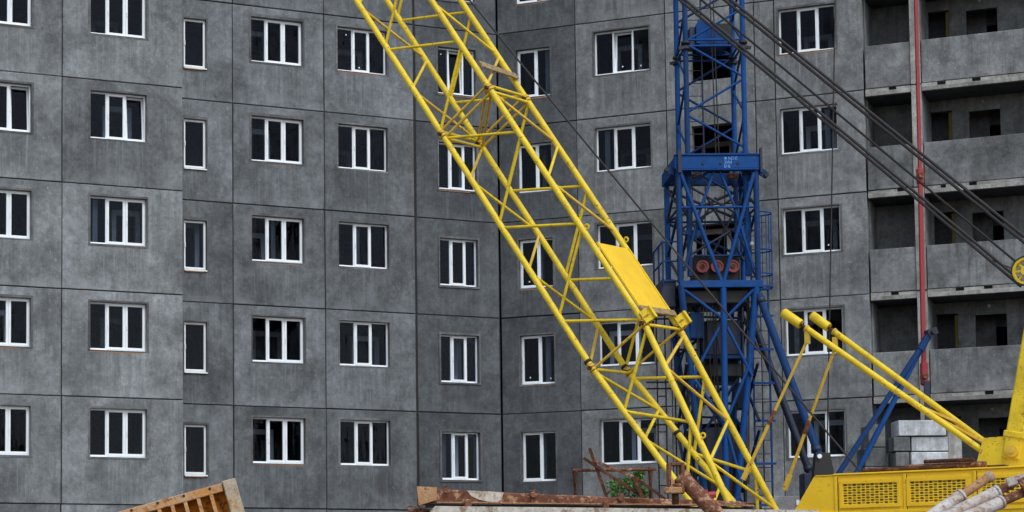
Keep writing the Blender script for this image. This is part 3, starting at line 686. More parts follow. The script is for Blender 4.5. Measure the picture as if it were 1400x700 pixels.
# suspension and hoist ropes
def rope(a_, b_, r, mat='rope', sag=0.0):
    pts = []; n = 14 if sag else 1
    a_ = Vector(a_); b_ = Vector(b_)
    for i in range(n+1):
        f = i/n; pts.append(a_*(1-f)+b_*f-Vector((0, 0, sag*4*f*(1-f))))
    cu = bpy.data.curves.new('rope', 'CURVE'); cu.dimensions = '3D'; cu.bevel_depth = r; cu.bevel_resolution = 1
    sp = cu.splines.new('POLY'); sp.points.add(len(pts)-1)
    for i, q in enumerate(pts): sp.points[i].co = (*(q-O), 1)
    o = bpy.data.objects.new('rope', cu); me = bpy.data.meshes.new_from_object(o); bpy.data.objects.remove(o)
    for f in me.polygons: f.use_smooth = True
    return link('rope', me, mat, crane)
tipU = K(15.42, -.3, 25.5)
for dl, dz, mt_ in ((0, .048, 'rope'), (0, -.042, 'rope')):
    rope(K(-4.12, -.3+dl, 6.86+dz), K(15.3, -.3, 25.42+dz*.8), .027, mt_)
for dz, mt_ in ((.042, 'rope'), (-.042, 'rope')):
    rope(K(-4.02, -.3, 6.24+dz), K(15.3, -.3, 25.06+dz*.8), .026, mt_)
rope(K(-4.0, -.2, 6.52), K(15.3, -.2, 25.30), .020)
rope(K(-4.15, -.2, 6.35), K(-3.55, -.2, 6.66), .012)
rope(K(-1.4, 0, 3.55), K(15.3, 0, 25.2), .017, sag=.32)
# lower works
tube('turntable', K(-2.6, 0, .95), K(-2.6, 0, ZB_), 1.1, 'black', crane, 28)
box('car_body', -4.2, -1.0, -1.3, 1.3, .45, .95, 'black', crane, .03, KM)
for l in (-1.75, 1.75):
    bm = bmesh.new(); n = 40
    ring = []
    for i in range(n):
        f = i/n
        if f < .36: q = (-4.9+4.6*f/.36, 1.02)
        elif f < .5: an = math.pi/2-math.pi*(f-.36)/.14; q = (-.3+.48*math.cos(an), .54+.48*math.sin(an))
        elif f < .86: q = (-.3-4.6*(f-.5)/.36, .06)
        else: an = -math.pi/2-math.pi*(f-.86)/.14; q = (-4.9+.48*math.cos(an), .54+.48*math.sin(an))
        ring.append(q)
    for i in range(n):
        (x0, z0), (x1, z1) = ring[i], ring[(i+1) % n]
        an = math.atan2(z1-z0, x1-x0); L = math.hypot(x1-x0, z1-z0)*.94
        add_box(bm, -L/2, L/2, -.38, .38, -.04, .04, mw=Matrix.Translation(((x0+x1)/2, l, (z0+z1)/2)) @ Matrix.Rotation(-an, 4, 'Y'))
    tk = link('crawler_track', mesh_of(bm, 'crawler_track'), 'black', crane, KM)
    for i in range(6): 
        bm = bmesh.new(); x = -4.9+i*.92
        add_tube(bm, (x, l-.3, .54), (x, l+.3, .54), .40, 18); link('track_wheel', mesh_of(bm, 'track_wheel'), 'rust_dk', tk)

# ------------------------------------------------------------------ blue tower crane
TC = Vector((7.97, 46.5, 0))
tower = thing('tower_crane', 'blue lattice tower crane mast standing in front of the apartment block', 'crane', TC)
def T(x, y, z): return Vector((x, y, z))
XL, XR, YN, YF = 7.31, 8.62, 45.85, 47.15
mast = box('mast', XL-7.97-.09, XR-7.97+.09, -.74, -.56, 11.64, 11.70, 'blue_dk', tower)      # seating beam of the inner mast
for (x, y) in ((XL, YN), (XR, YN), (XL, YF), (XR, YF)): tube('mast_seat', (x, y, 11.2), (x, y, 11.5), .085, 'blue_dk', mast, 10)
for i, (x, y) in enumerate(((XL, YN), (XR, YN), (XL, YF), (XR, YF))):
    tube('mast_chord', (x, y, 8.9), (x, y, 14.17), .060, 'blue' if i != 0 else 'blue_dk', mast, 12)
    tube('mast_chord', (x, y, 14.23), (x, y, 24), .060, 'blue' if i != 0 else 'blue_dk', mast, 12)
    tube('mast_flange', (x, y, 14.10), (x, y, 14.165), .10, 'black', mast, 10)
    tube('mast_flange', (x, y, 14.235), (x, y, 14.30), .10, 'black', mast, 10)
    sx = -1 if x < 7.9 else 1
    bar('flange_clamp', (x-.03*sx, y-.05, 14.17), (x+.17*sx, y-.08, 14.12), .05, .07, 'black', mast)
zs = [14.27, 13.42, 12.67, 11.85, 11.3]
for fi, (pa, pb, y_or_x) in enumerate((((XL, YN), (XR, YN), 0), ((XR, YF), (XL, YF), 0), ((XL, YF), (XL, YN), 0), ((XR, YN), (XR, YF), 0))):
    z = 14.25
    for seg in range(6):
        a_, b_ = (pa, pb) if seg % 2 == 0 else (pb, pa)
        tube('mast_brace', (*a_, z-seg*.82), (*b_, z-(seg+1)*.82+.05), .028, ('blue' if fi == 0 else 'blue_dk') if seg < 4 else 'navy', mast, 8)
    for seg in range(12):
        a_, b_ = (pa, pb) if seg % 2 == 0 else (pb, pa)
        tube('mast_brace', (*a_, z+.05+seg*.80), (*b_, z+(seg+1)*.80), .028, 'blue' if fi == 0 else 'blue_dk', mast, 8)
    for zz in (14.20, 14.34): tube('mast_crossbar', (*pa, zz), (*pb, zz), .026, 'blue', mast, 8)
# hoist box and ladder inside the mast
poly_prism('hoist_box', [(-.28, 14.47), (.50, 14.47), (.50, 14.62), (.12, 14.92), (-.22, 15.02), (-.28, 14.9)], .1, .6, 'blue', mast)
box('hoist_shroud', .14, .56, .2, .62, 14.64, 14.96, 'black', mast, .01)
box('hoist_shroud', -.42, -.29, .2, .6, 14.40, 14.88, 'navy', mast, .01)
box('hoist_box_foot', -.22, .42, .0, .62, 14.36, 14.46, 'blue_dk', mast, .01)
for x in (7.52, 7.86): tube('ladder_rail', (x, 46.9, 11.4), (x-.03, 46.9, 18), .020, 'navy', mast, 6)
for i in range(20): tube('ladder_rung', (7.52, 46.9, 11.5+i*.3), (7.86, 46.9, 11.5+i*.3), .010, 'navy', mast, 6)
for x in (8.05, 8.12): tube('power_cable', (x, 46.4, 11.5), (x-.1, 46.4, 18), .014, 'black', mast, 6)
# outer climbing frame
OXL, OXR, OYN, OYF = 7.05, 8.80, 45.6, 47.4
cf = box('climbing_frame', OXL-.09, OXR+.08, OYN-.07, OYN+.07, 11.30, 11.60, 'blue', tower, .01, Matrix.Translation((-7.97, -46.5, 0)))
def W2(o): return parent_world(o).inverted()
def cbox(name, x0, x1, y0, y1, z0, z1, mat, parent, bevel=0.0): return box(name, x0, x1, y0, y1, z0, z1, mat, parent, bevel, W2(parent))
cbox('girder_flange', OXL-.09, OXR+.10, OYN-.10, OYN+.09, 11.605, 11.635, 'blue', cf)
cbox('girder_flange', OXL-.06, OXR+.06, OYN-.10, OYN+.09, 11.265, 11.295, 'blue', cf)
cbox('side_girder', OXL-.10, OXL+.06, OYN+.08, OYF+.1, 11.28, 11.58, 'blue', cf, .01)
cbox('side_girder', OXR-.06, OXR+.10, OYN+.08, OYF+.1, 11.28, 11.58, 'blue_dk', cf, .01)
cbox('rear_girder', OXL+.07, OXR-.07, OYF-.07, OYF+.07, 11.29, 11.57, 'blue_dk', cf, .01)
for sx, x in ((-1, OXL-.09), (1, OXR+.09)):
    bar('girder_lug', (x, OYN+.1, 11.28), (x+.18*sx, OYN+.1, 11.16 if sx > 0 else 11.30), .06, .16, 'blue_dk', cf)
    tube('lug_pin', (x+.16*sx, OYN+.02, 11.17 if sx > 0 else 11.31), (x+.16*sx, OYN+.2, 11.17 if sx > 0 else 11.31), .05, 'black', cf, 10)
for x in (7.6, 8.0, 8.39): tube('girder_bolt', (x, OYN-.09, 11.42), (x, OYN-.06, 11.42), .03, 'black', cf, 8)
cbox('corner_plate', OXR+.085, OXR+.135, OYN-.12, OYN+.02, 11.2, 11.76, 'navy', cf)
cbox('corner_plate', OXL-.02, OXL+.06, OYN-.16, OYN-.10, 11.2, 11.72, 'navy', cf)
for txt, zz in (('Ф.МОНТ.', 11.525), ('ЗУМ-', 11.435), ('БЧ5', 11.345)):
    for j, chh in enumerate(txt):
        cu = bpy.data.curves.new('letter', 'FONT'); cu.body = chh; cu.size = .095; cu.extrude = .001
        o = bpy.data.objects.new('letter', cu); col.objects.link(o); dg = bpy.context.evaluated_depsgraph_get()
        me = bpy.data.meshes.new_from_object(o.evaluated_get(dg)); bpy.data.objects.remove(o)
        link('letter', me, 'text', cf, W2(cf) @ Matrix.Translation((8.07+j*.05, OYN-.0735, zz-.03)) @ Matrix.Rotation(R(90), 4, 'X'))
for i, (x, y) in enumerate(((OXL, OYN), (OXR, OYN), (OXL, OYF), (OXR, OYF))):
    tube('frame_post', (x, y, 8.72), (x, y, 11.27), .066, ('blue_dk', 'blue_dk', 'blue', 'blue')[i], cf, 12)
zlo = 8.75
tube('frame_brace', (OXL+.05, OYN-.03, 11.2), (7.96, OYN-.03, zlo), .045, 'blue', cf, 10)
tube('frame_brace', (OXR-.05, OYN-.03, 11.2), (8.02, OYN-.03, zlo), .045, 'blue', cf, 10)
tube('frame_brace', (7.86, OYN+.05, 11.25), (7.55, OYN+.05, 10.43), .034, 'blue', cf, 8)
tube('frame_brace', (8.00, OYN+.05, 11.25), (8.32, OYN+.05, 10.43), .034, 'blue', cf, 8)
tube('frame_brace', (7.55, OYN+.05, 10.43), (7.15, OYN+.05, 9.0), .034, 'blue_dk', cf, 8)
tube('frame_brace', (8.32, OYN+.05, 10.43), (8.72, OYN+.05, 9.0), .034, 'blue', cf, 8)
tube('frame_crossbar', (OXL, OYN, 10.43), (OXR, OYN, 10.43), .028, 'blue', cf, 8)
for (xa, ya, xb, yb) in ((OXL, OYN, OXL, OYF), (OXR, OYN, OXR, OYF), (OXL, OYF, OXR, OYF)):
    tube('frame_crossbar', (xa, ya, 10.43), (xb, yb, 10.43), .028, 'blue_dk', cf, 8)
    tube('frame_brace', (xa, ya, 11.2), (xb, yb, 10.45), .034, 'navy', cf, 8)
    tube('frame_brace', (xb, yb, 11.2), (xa, ya, 10.45), .034, 'navy', cf, 8)
    tube('frame_brace', (xa, ya, 10.4), (xb, yb, 9.6), .034, 'blue_dk', cf, 8)
    tube('frame_brace', (xb, yb, 9.6), (xa, ya, 8.8), .034, 'navy', cf, 8)
for x in (7.55, 8.35): cbox('roller_shoe', x-.12, x+.12, OYN+.30, OYN+.50, 11.16, 11.27, 'rust', cf, .03)
for x in (7.42, 8.52): 
    poly_prism('gusset', [(x-.28, 9.95), (x+.28, 9.95), (x, 9.72)], OYN+.18, OYN+.24, 'blue_dk', cf, W2(cf))
cbox('floodlight', 8.63, 8.71, OYN-.06, OYN+.02, 9.54, 9.63, 'conc_pale', cf, .02)
# machine deck with three red drums
cbox('deck_girder', OXL-.02, OXR+.10, OYN-.07, OYN+.09, 8.60, 8.76, 'blue', cf, .01)
cbox('deck_girder', OXL-.05, OXR+.05, OYF-.06, OYF+.06, 8.60, 8.76, 'navy', cf, .01)
cbox('deck_plate', OXL-.06, OXR+.08, OYN+.095, OYF-.065, 8.62, 8.68, 'navy', cf)
cbox('deck_box', OXL-.40, OXL-.05, OYN+.3, OYF-.1, 8.20, 8.85, 'navy', cf, .03)
cbox('deck_skirt', OXL+.08, OXR-.2, OYN+.15, OYF-.3, 8.26, 8.58, 'black', cf, .03)
cbox('winch_body', 7.42, 8.48, 46.05, 46.6, 8.78, 9.42, 'black', cf, .04)
cbox('winch_rail', 7.42, 8.50, 45.86, 46.0, 9.36, 9.40, 'blue_dk', cf)
for x in (7.60, 7.93, 8.29):
    tube('winch_drum', (x, 45.88, 9.13), (x, 46.06, 9.13), .135, 'red_disc', cf, 20)
    tube('drum_hub', (x, 45.86, 9.13), (x, 45.90, 9.13), .055, 'rust_dk', cf, 12)
    bm = bmesh.new(); mt_ = Matrix.Translation((x, 45.875, 9.13)) @ rot_to(Vector((0, 1, 0))); rg(bm, .11, .142, -.02, .02, 20)
    link('drum_rim', mesh_of(bm, 'drum_rim'), 'red_disc', cf, W2(cf))
# slanting legs of the lower frame, gathered towards the turntable
lf = box('lower_frame', 7.2, 8.7, 45.8, 47.2, 1.9, 2.2, 'navy', tower, .02, Matrix.Translation((-7.97, -46.5, 0)))
ZL = 2.2
for i, (xa, ya, xb, yb) in enumerate(((7.06, OYN, 7.80, 46.0), (8.76, OYN, 8.00, 46.0), (7.06, OYF, 7.60, 47.0), (8.76, OYF, 8.35, 47.0))):
    f = (8.68-ZL)/(8.68-5.9)
    xe = xa+(7.38-7.06)*f*(1 if xa < 8 else -1)*.9; 
    tube('frame_leg', (xa, ya, 8.66), (xe, yb, ZL), .078, 'blue' if i in (1,) else 'blue_dk', lf, 12)
tube('centre_post', (8.01, OYN, 8.72), (7.98, OYN+.1, ZL), .072, 'blue', lf, 12)
for (a_, b_) in (((7.10, 8.58), (7.96, 7.92)), ((8.70, 8.56), (8.06, 7.92)), ((7.90, 7.70), (7.30, 6.6)), ((8.08, 7.70), (8.62, 6.6)), ((7.35, 6.5), (7.95, 5.6)), ((8.58, 6.9), (8.06, 5.7)), ((7.94, 5.3), (7.5, 4.3)), ((8.04, 5.3), (8.3, 4.3))):
    tube('leg_brace', (a_[0], OYN, a_[1]), (b_[0], OYN+.02, b_[1]), .036, 'blue', lf, 8)
for (xa, ya, xb, yb) in ((7.1, OYN, 7.2, OYF), (8.7, OYN, 8.65, OYF), (7.1, OYF, 8.7, OYF)):
    for z0 in (8.5, 6.9, 5.4):
        tube('leg_brace', (xa+.05, ya, z0), (xb, yb-.05, z0-1.3), .036, 'navy', lf, 8)
        tube('leg_brace', (xb, yb-.05, z0), (xa+.05, ya, z0-1.3), .036, 'navy', lf, 8)
cbox('hoist_motor', 7.68, 8.50, 46.15, 46.9, 6.55, 7.05, 'black', lf, .12)
cbox('motor_tray', 7.55, 8.50, 46.0, 47.0, 7.05, 7.12, 'blue_dk', lf)
cbox('motor_housing', 7.70, 8.46, 46.2, 46.9, 7.14, 7.95, 'navy', lf, .03)
cbox('cable_drum', 7.62, 8.35, 46.1, 47.0, 4.6, 5.5, 'navy', lf, .03)
cbox('switch_cabinet', 7.68, 8.3, 46.0, 46.9, 3.0, 4.4, 'black', lf, .03)
for x in (7.82, 7.88): tube('power_cable', (x, 45.9, 5.0), (x, 45.9, 8.3), .018, 'black', lf, 6)
# inner members, conduits and guard rails of the lower frame
for (x0, z0, x1, z1, y) in ((7.25, 8.5, 8.45, 6.9, 46.3), (8.55, 8.5, 7.4, 6.9, 46.7), (7.3, 6.7, 8.4, 5.2, 46.5), (8.4, 6.6, 7.5, 5.2, 46.2), (7.45, 5.1, 8.3, 3.9, 46.4), (8.3, 5.1, 7.6, 3.9, 46.7), (7.2, 7.6, 8.6, 7.6, 46.8), (7.35, 6.1, 8.5, 6.1, 46.6)):
    tube('inner_brace', (x0, y, z0), (x1, y+.2, z1), .034, 'blue_dk', lf, 8)
for x, y, m_ in ((7.36, 46.9, 'navy'), (7.62, 46.8, 'blue_dk'), (8.42, 46.9, 'blue_dk'), (8.56, 46.5, 'navy'), (7.5, 46.2, 'navy')):
    tube('inner_post', (x, y, 2.2), (x+.02, y, 8.6), .042, m_, lf, 8)
for x in (7.18, 7.24, 8.62, 8.66): tube('conduit', (x, 46.0, 8.7), (x+(.12 if x < 8 else -.1), 46.0, 4.2), .016, 'black', lf, 6)
for z in (9.15, 9.6, 10.05):
    tube('guard_rail', (OXL-.35, OYN+.25, z-.35), (OXL-.35, OYF-.1, z-.35), .02, 'blue', cf, 6); tube('guard_rail', (OXL-.35, OYN+.25, z-.35), (OXL, OYN+.25, z-.35), .02, 'blue', cf, 6)
for y in (OYN+.25, 46.5, OYF-.1): tube('rail_post', (OXL-.35, y, 8.7), (OXL-.35, y, 9.72), .022, 'blue_dk', cf, 6)
for x, z0, z1 in ((7.45, 9.45, 11.2), (7.75, 9.4, 11.2), (8.2, 9.4, 11.2), (8.45, 9.45, 11.2)): tube('hoist_cable', (x, 46.45, z0), (x+.05, 46.45, z1), .014, 'black', cf, 6)
for (x0, x1) in ((7.15, 8.1), (8.1, 7.15), (7.9, 8.7), (8.7, 7.9)): tube('frame_brace', (x0, 46.75, 9.4), (x1, 46.85, 10.9), .03, 'navy', cf, 8)
for i in range(7):
    z = 8.2-i*.78
    tube('lattice_bar', (7.18+.09*i*.6, OYF-.1, z), (8.66-.05*i, OYF-.15, z-.06), .026, 'navy', lf, 6)
    tube('lattice_bar', (7.15+.08*i*.6, OYN+.25, z), (7.15+.08*i*.6, OYF-.2, z-.5), .026, 'blue_dk', lf, 6)
    tube('lattice_bar', (8.62-.05*i, OYN+.25, z-.5), (8.62-.05*i, OYF-.2, z), .026, 'blue_dk', lf, 6)
cbox('control_box', 7.30, 7.60, 45.95, 46.3, 7.5, 8.1, 'blue_dk', lf, .02)
cbox('control_box', 8.36, 8.62, 46.0, 46.4, 5.9, 6.5, 'navy', lf, .02)
for k in range(5): tube('slack_cable', (7.55+k*.05, 45.85, 8.55), (7.35+k*.22, 45.9, 6.2-.3*k), .012, 'black', lf, 5)
# caged ladder on the right of the tower
lad = box('ladder', 8.70, 8.74, 45.98, 46.02, 2.2, 10.4, 'blue_dk', tower, 0, Matrix.Translation((-7.97, -46.5, 0)))
cbox('ladder_rail', 9.07, 9.11, 45.98, 46.02, 2.2, 8.7, 'blue_dk', lad)
for z in [8.60, 7.98, 7.22, 6.45, 5.60, 4.63, 3.7, 2.8]:
    cbox('landing_bar', 8.70, 9.18, 45.93, 45.975, z, z+.05, 'blue', lad)
for i in range(26): tube('ladder_rung', (8.72, 46, 2.4+i*.31), (9.09, 46, 2.4+i*.31), .010, 'navy', lad, 6)
for z in (10.35, 9.5, 8.95, 8.66):
    bm = bmesh.new(); n = 12
    for i in range(n):
        a0, a1 = math.pi*i/n, math.pi*(i+1)/n
        add_tube(bm, (8.80+.40*math.sin(a0), 46.0-.30*math.cos(a0), z), (8.80+.40*math.sin(a1), 46.0-.30*math.cos(a1), z), .018, 6)
    link('cage_hoop', mesh_of(bm, 'cage_hoop'), 'blue', lad, W2(lad))
for an in (35, 65, 90, 115, 145):
    x, y = 8.80+.40*math.sin(R(an)), 46.0-.30*math.cos(R(an)); tube('cage_strap', (x, y, 8.66), (x, y, 10.36), .011, 'blue', lad, 6)
# scaffold ladder behind the left of the tower
sc_ = box('access_ladder', 6.80, 6.83, 47.9, 47.93, .1, 8.6, 'black', tower, 0, Matrix.Translation((-7.97, -46.5, 0)))
for x in (7.0, 7.22): cbox('ladder_rail', x, x+.03, 47.9, 47.93, .1, 8.6 if x < 7.1 else 7.4, 'black', sc_)
for i in range(20): cbox('ladder_rung', 6.83, 7.0, 47.9, 47.925, .5+i*.42, .525+i*.42, 'black', sc_)
for z in (8.2, 8.9, 6.55, 6.7, 5.7): cbox('outrigger', 6.55, 7.3, 47.85, 47.88, z, z+.04, 'black', sc_)
# raking struts
def strut(a_, b_, mat): 
    s_ = tube('strut', a_, b_, .088, mat, tower, 12)
    for f in (.04, .97):
        p_ = Vector(a_)*(1-f)+Vector(b_)*f; q_ = (Vector(b_)-Vector(a_)).normalized()
        tube('strut_collar', p_-q_*.06, p_+q_*.06, .105, 'navy', tower, 12)
strut((8.80, 45.6, 8.45), (9.88, 44.8, 4.78), 'blue_dk'); strut((8.82, 47.3, 8.55), (10.20, 47.2, 4.5), 'navy')
mt_w = W2(tower)
poly_prism('strut_foot', [(9.72, 4.15), (10.22, 4.15), (10.10, 4.80), (9.80, 4.80)], 44.66, 44.94, 'black', tower, mt_w)
box('foot_pedestal', 9.70, 10.24, 44.5, 45.1, 2.2, 4.15, 'black', tower, .03, mt_w)
tube('foot_pin', (9.86, 44.6, 4.72), (9.86, 44.97, 4.72), .05, 'pvc', tower, 10)
box('foot_pedestal', 10.0, 10.4, 47.0, 47.5, 2.2, 4.5, 'navy', tower, .03, mt_w)
# two-legged rear stand, red tie, counterweight
apex = Vector((12.70, 45.85, 7.57))
for b_, m_ in (((10.44, 45.4, 4.37), 'blue_dk'), ((10.95, 45.60, 4.50), 'blue')):
    bv = Vector(b_); q_ = (bv-apex).normalized(); y0 = -.04 if m_ == 'blue_dk' else .06
    bar('stand_leg', apex+Vector((0, y0, .02)), bv+q_*2.3, .105, .105, m_, tower, bevel=.02)
    bar('leg_gusset', apex+q_*.1+Vector((0, y0, .02)), apex+q_*.5+Vector((0, y0, .0)), .14, .14, m_, tower, bevel=.02)
bar('apex_plate', apex-Vector((.09, 0, .02)), apex+Vector((.12, 0, .05)), .30, .15, 'navy', tower)
tube('apex_pin', apex+Vector((0.02, -.25, .0)), apex+Vector((0.02, .25, .0)), .05, 'black', tower, 10)
rx = lambda z: 12.66+(z-11.24)*.012
bar('red_tie', (12.74, 46.25, 24), (12.68, 46.25, 11.38), .08, .08, 'red', tower, upv=(0, 1, 0), bevel=.01)
bar('red_tie', (12.68, 46.25, 11.12), (12.64, 46.25, 6.78), .10, .09, 'red', tower, upv=(0, 1, 0), bevel=.01)
bar('tie_fork', (12.68, 46.25, 11.42), (12.68, 46.25, 11.04), .16, .13, 'red', tower, upv=(0, 1, 0), bevel=.03)
tube('tie_pin', (12.68, 46.1, 11.23), (12.68, 46.4, 11.23), .065, 'rust', tower, 12)
bar('tie_fork', (12.645, 46.25, 6.95), (12.64, 46.25, 6.42), .17, .13, 'red', tower, upv=(0, 1, 0), bevel=.03)
tube('tie_pin', (12.64, 46.1, 6.62), (12.64, 46.4, 6.62), .06, 'rust', tower, 12)
bar('tie_link', (12.64, 46.06, 6.5), (12.66, 46.1, 2.3), .12, .07, 'navy', tower, upv=(0, 1, 0))
cw = [(11.68, 12.86, 5.20, 5.56, 'cw'), (11.66, 12.06, 4.86, 5.19, 'conc_e'), (12.07, 12.88, 4.86, 5.19, 'cw'), (11.70, 12.03, 4.52, 4.85, 'conc_e'), (12.04, 12.90, 4.52, 4.85, 'cw'),  # greyer left blocks: the stack's side shade put into their colour
      (11.68, 12.88, 4.1, 4.51, 'cw'), (11.66, 12.88, 3.6, 4.09, 'cw'), (11.66, 12.88, 3.0, 3.59, 'cw'), (11.66, 12.88, 2.22, 2.99, 'cw')]
for i, (x0, x1, z0, z1, m_) in enumerate(cw):
    jx = rnd.uniform(-.04, .04)
    a_ = box('counterweight_block', x0+.008+(.10 if i == 0 else 0), x1-.008+jx*.6, 45.35+jx, 46.0, z0+.008, z1-.008, m_, tower, rnd.uniform(.008, .02), mt_w)
box('counterweight_block', 12.905, 13.22, 45.45, 46.0, 4.1, 5.44, 'conc_pale', tower, .02, mt_w)
for i, (z0, z1) in enumerate(((4.55, 4.98), (4.99, 5.5))):  # dark blocks standing in for the shaded left face of the stack
    box('counterweight_block', 11.12+i*.1, 11.60, 45.75, 46.5, z0, z1, 'conc_d', tower, .02, mt_w)
box('counterweight_block', 11.1, 11.62, 45.7, 46.5, 2.22, 4.54, 'conc_d', tower, .02, mt_w)
# slewing platform, portal and bogies (below the picture)
box('slewing_platform', 7.0, 13.4, 44.5, 47.8, 1.75, 2.2, 'navy', tower, .03, mt_w)
tube('slew_ring', (8.9, 46.2, 1.45), (8.9, 46.2, 1.75), 1.3, 'black', tower, 30)
for x in (6.6, 11.2):
    for y in (44.0, 48.4):
        bar('portal_leg', (8.9+(x-8.9)*.3, 46.2+(y-46.2)*.3, 1.5), (x, y, .55), .4, .4, 'navy', tower)
        box('bogie', x-.7, x+.7, y-.25, y+.25, .25, .62, 'navy', tower, .03, mt_w)
        for q in (-.4, .4): tube('bogie_wheel', (x+q, y-.1, .22), (x+q, y+.1, .22), .22, 'black', tower, 16)
bar('hanging_cable', (10.62, 45.0, 24), (10.55, 45.0, 14.98), .03, .03, 'rope', tower, upv=(0, 1, 0))
tube('hanging_cable', (10.55, 45.0, 14.98), (10.0, 45.0, 2.2), .016, 'rope', tower, 6)

# ------------------------------------------------------------------ yard in the foreground
# formwork shutter tipped on one corner
fwd_o = Vector((-1.17, 18.0, 2.70))
fw = thing('formwork_shutter', 'rusty orange steel formwork shutter tipped on its corner with a cement crusted end', 'formwork', (-1.3, 18.1, 0))
FW = Matrix.Translation(fwd_o-Vector((-1.3, 18.1, 0))) @ Matrix.Rotation(R(-15.5), 4, 'Y') @ Matrix.Rotation(R(6), 4, 'Z')
Wd, Ht = 1.75, 2.28
box('face_sheet', -Wd, 0, .14, .15, -Ht, 0, 'orange', fw, 0, FW)
box('top_rail', -Wd, -.125, 0, .14, -.075, 0, 'rail_orange', fw, .006, FW)
box('bottom_rail', -Wd, -.125, 0, .14, -Ht, -Ht+.075, 'cement', fw, .006, FW)
box('end_stile', -.12, 0, -.03, .14, -Ht, .012, 'cement', fw, .008, FW)
box('end_stile', -Wd-.002, -Wd+.07, -.01, .139, -Ht, -.076, 'cement', fw, .006, FW)
x = -.125-.115
i = 0
while x > -Wd+.1:
    box('rib', x-.014, x+.014, .012, .139, -Ht+.076, -.076, 'orange', fw, 0, FW)
    box('rib_flange', x-.018, x+.014, -.004, .0115, -Ht+.076, -.076, 'rail_orange', fw, 0, FW)
    x -= .118; i += 1
for k in range(7):
    tube('rail_hole', FW @ Vector((-.24-k*.236, -.006, -.02)) + fw.location, FW @ Vector((-.24-k*.236, .01, -.02)) + fw.location, .013, 'black', fw, 8)
for k in range(10):
    xx = -.17-rnd.random()*1.3; zz = -.16-rnd.random()*.25
    tube('sheet_hole', FW @ Vector((xx, .128, zz)) + fw.location, FW @ Vector((xx, .139, zz)) + fw.location, .016, 'black', fw, 8)
tag(box('timber_bearer', -1.1, .1, 17.7, 18.5, 0, .33, 'timber', None, .02), 'thick weathered timber bearer under the orange formwork shutter', 'timber')
# stored precast block with a rusty channel on top
pb = tag(poly_prism('precast_block', [(.54, 0), (3.9, 0), (3.9, 2.372), (.58, 2.437), (.54, 2.40)], 17.75, 19.2, 'whitewash'), 'pale weathered precast concrete block carrying the rusty steel channel', 'concrete block')
ch = thing('steel_channel', 'long rusty steel channel with torn pale patch lying on the concrete block', 'steel channel', (1.8, 18.0, 2.42))
# bent web of the channel, with an uneven torn top edge
bm = bmesh.new(); n = 36; rows = []
for i in range(n+1):
    f = i/n; xx = .43+2.95*f
    top = 2.615-.155*f**.85+rnd.uniform(-.004, .004); bot = 2.475-.055*f
    if f < .03: bot -= .015
    yb = 18.0-.02*math.sin(f*9)
    rows.append([bm.verts.new((xx, yb+yo, zz)) for yo, zz in ((-.05, bot), (-.02, bot+.012), (0, bot+.02), (0+.012*math.sin(i), top-.01), (.02, top), (.03, bot+.02), (.05, bot))])
for i in range(n):
    for j in range(6): bm.faces.new((rows[i][j], rows[i+1][j], rows[i+1][j+1], rows[i][j+1]))
bm.faces.new(rows[0]); bm.faces.new(rows[-1][::-1])
CHM = Matrix.Translation((-1.8, -18.0, -2.42))
link('web', mesh_of(bm, 'web'), 'rust', ch, CHM)
for xa, xb in ((.60, .83), (.90, 2.03), (2.10, 2.9), (2.95, 3.37)):
    bar('bottom_lip', (xa, 17.93, 2.478-.0185*(xa-.43)), (xb, 17.93, 2.478-.0185*(xb-.43)), .10, .008, 'rust_pale', ch)
poly_prism('end_gusset', [(.425, 2.62), (.60, 2.61), (.60, 2.50), (.52, 2.475), (.44, 2.45)], 17.93, 17.965, 'rust_mix', ch, CHM)
pts = [(.865, 2.583), (1.19, 2.562), (1.17, 2.50), (1.14, 2.475), (1.05, 2.482), (.97, 2.500), (.90, 2.535)]
poly_prism('pale_patch', pts, 17.972, 17.985, 'whitewash', ch, CHM)
for xx in (.69, 1.45, 2.22):
    zt_ = 2.615-.155*((xx-.43)/2.95)**.85
    bm = bmesh.new(); add_tube(bm, (xx, 17.95, zt_-.012), (xx, 18.02, zt_-.012), .026, 10); add_tube(bm, (xx, 17.985, zt_-.03), (xx, 17.985, zt_+.022), .016, 8); add_tube(bm, (xx-.03, 17.985, zt_+.02), (xx+.024, 17.985, zt_+.024), .007, 6)
    link('lug', mesh_of(bm, 'lug'), 'rust', ch, CHM)
for xx, L in ((.84, .06), (2.05, .05)): box('tie_tab', xx, xx+L, 17.86, 17.95, 2.425-.018*(xx-.43), 2.50-.02*(xx-.8), 'rust', ch, .01, CHM)
for i in range(0):
    xx = .6+rnd.random()*2.6; f = (xx-.43)/2.95; zz = 2.49-.05*f+rnd.random()*.07*(1-.6*f); q = rnd.uniform(.012, .03)
    box('rust_scab', xx-q, xx+q*rnd.uniform(.5, 2), 17.955, 17.972, zz-q*.6, zz+q*.7, 'rust_pale', ch, .004, CHM) if not (.85 < xx < 1.2) else None
bar('gap_shade', (.50, 18.03, 2.452), (3.38, 18.03, 2.398), .10, .03, 'black', ch)  # black bar painting in the shade of the gap under the channel
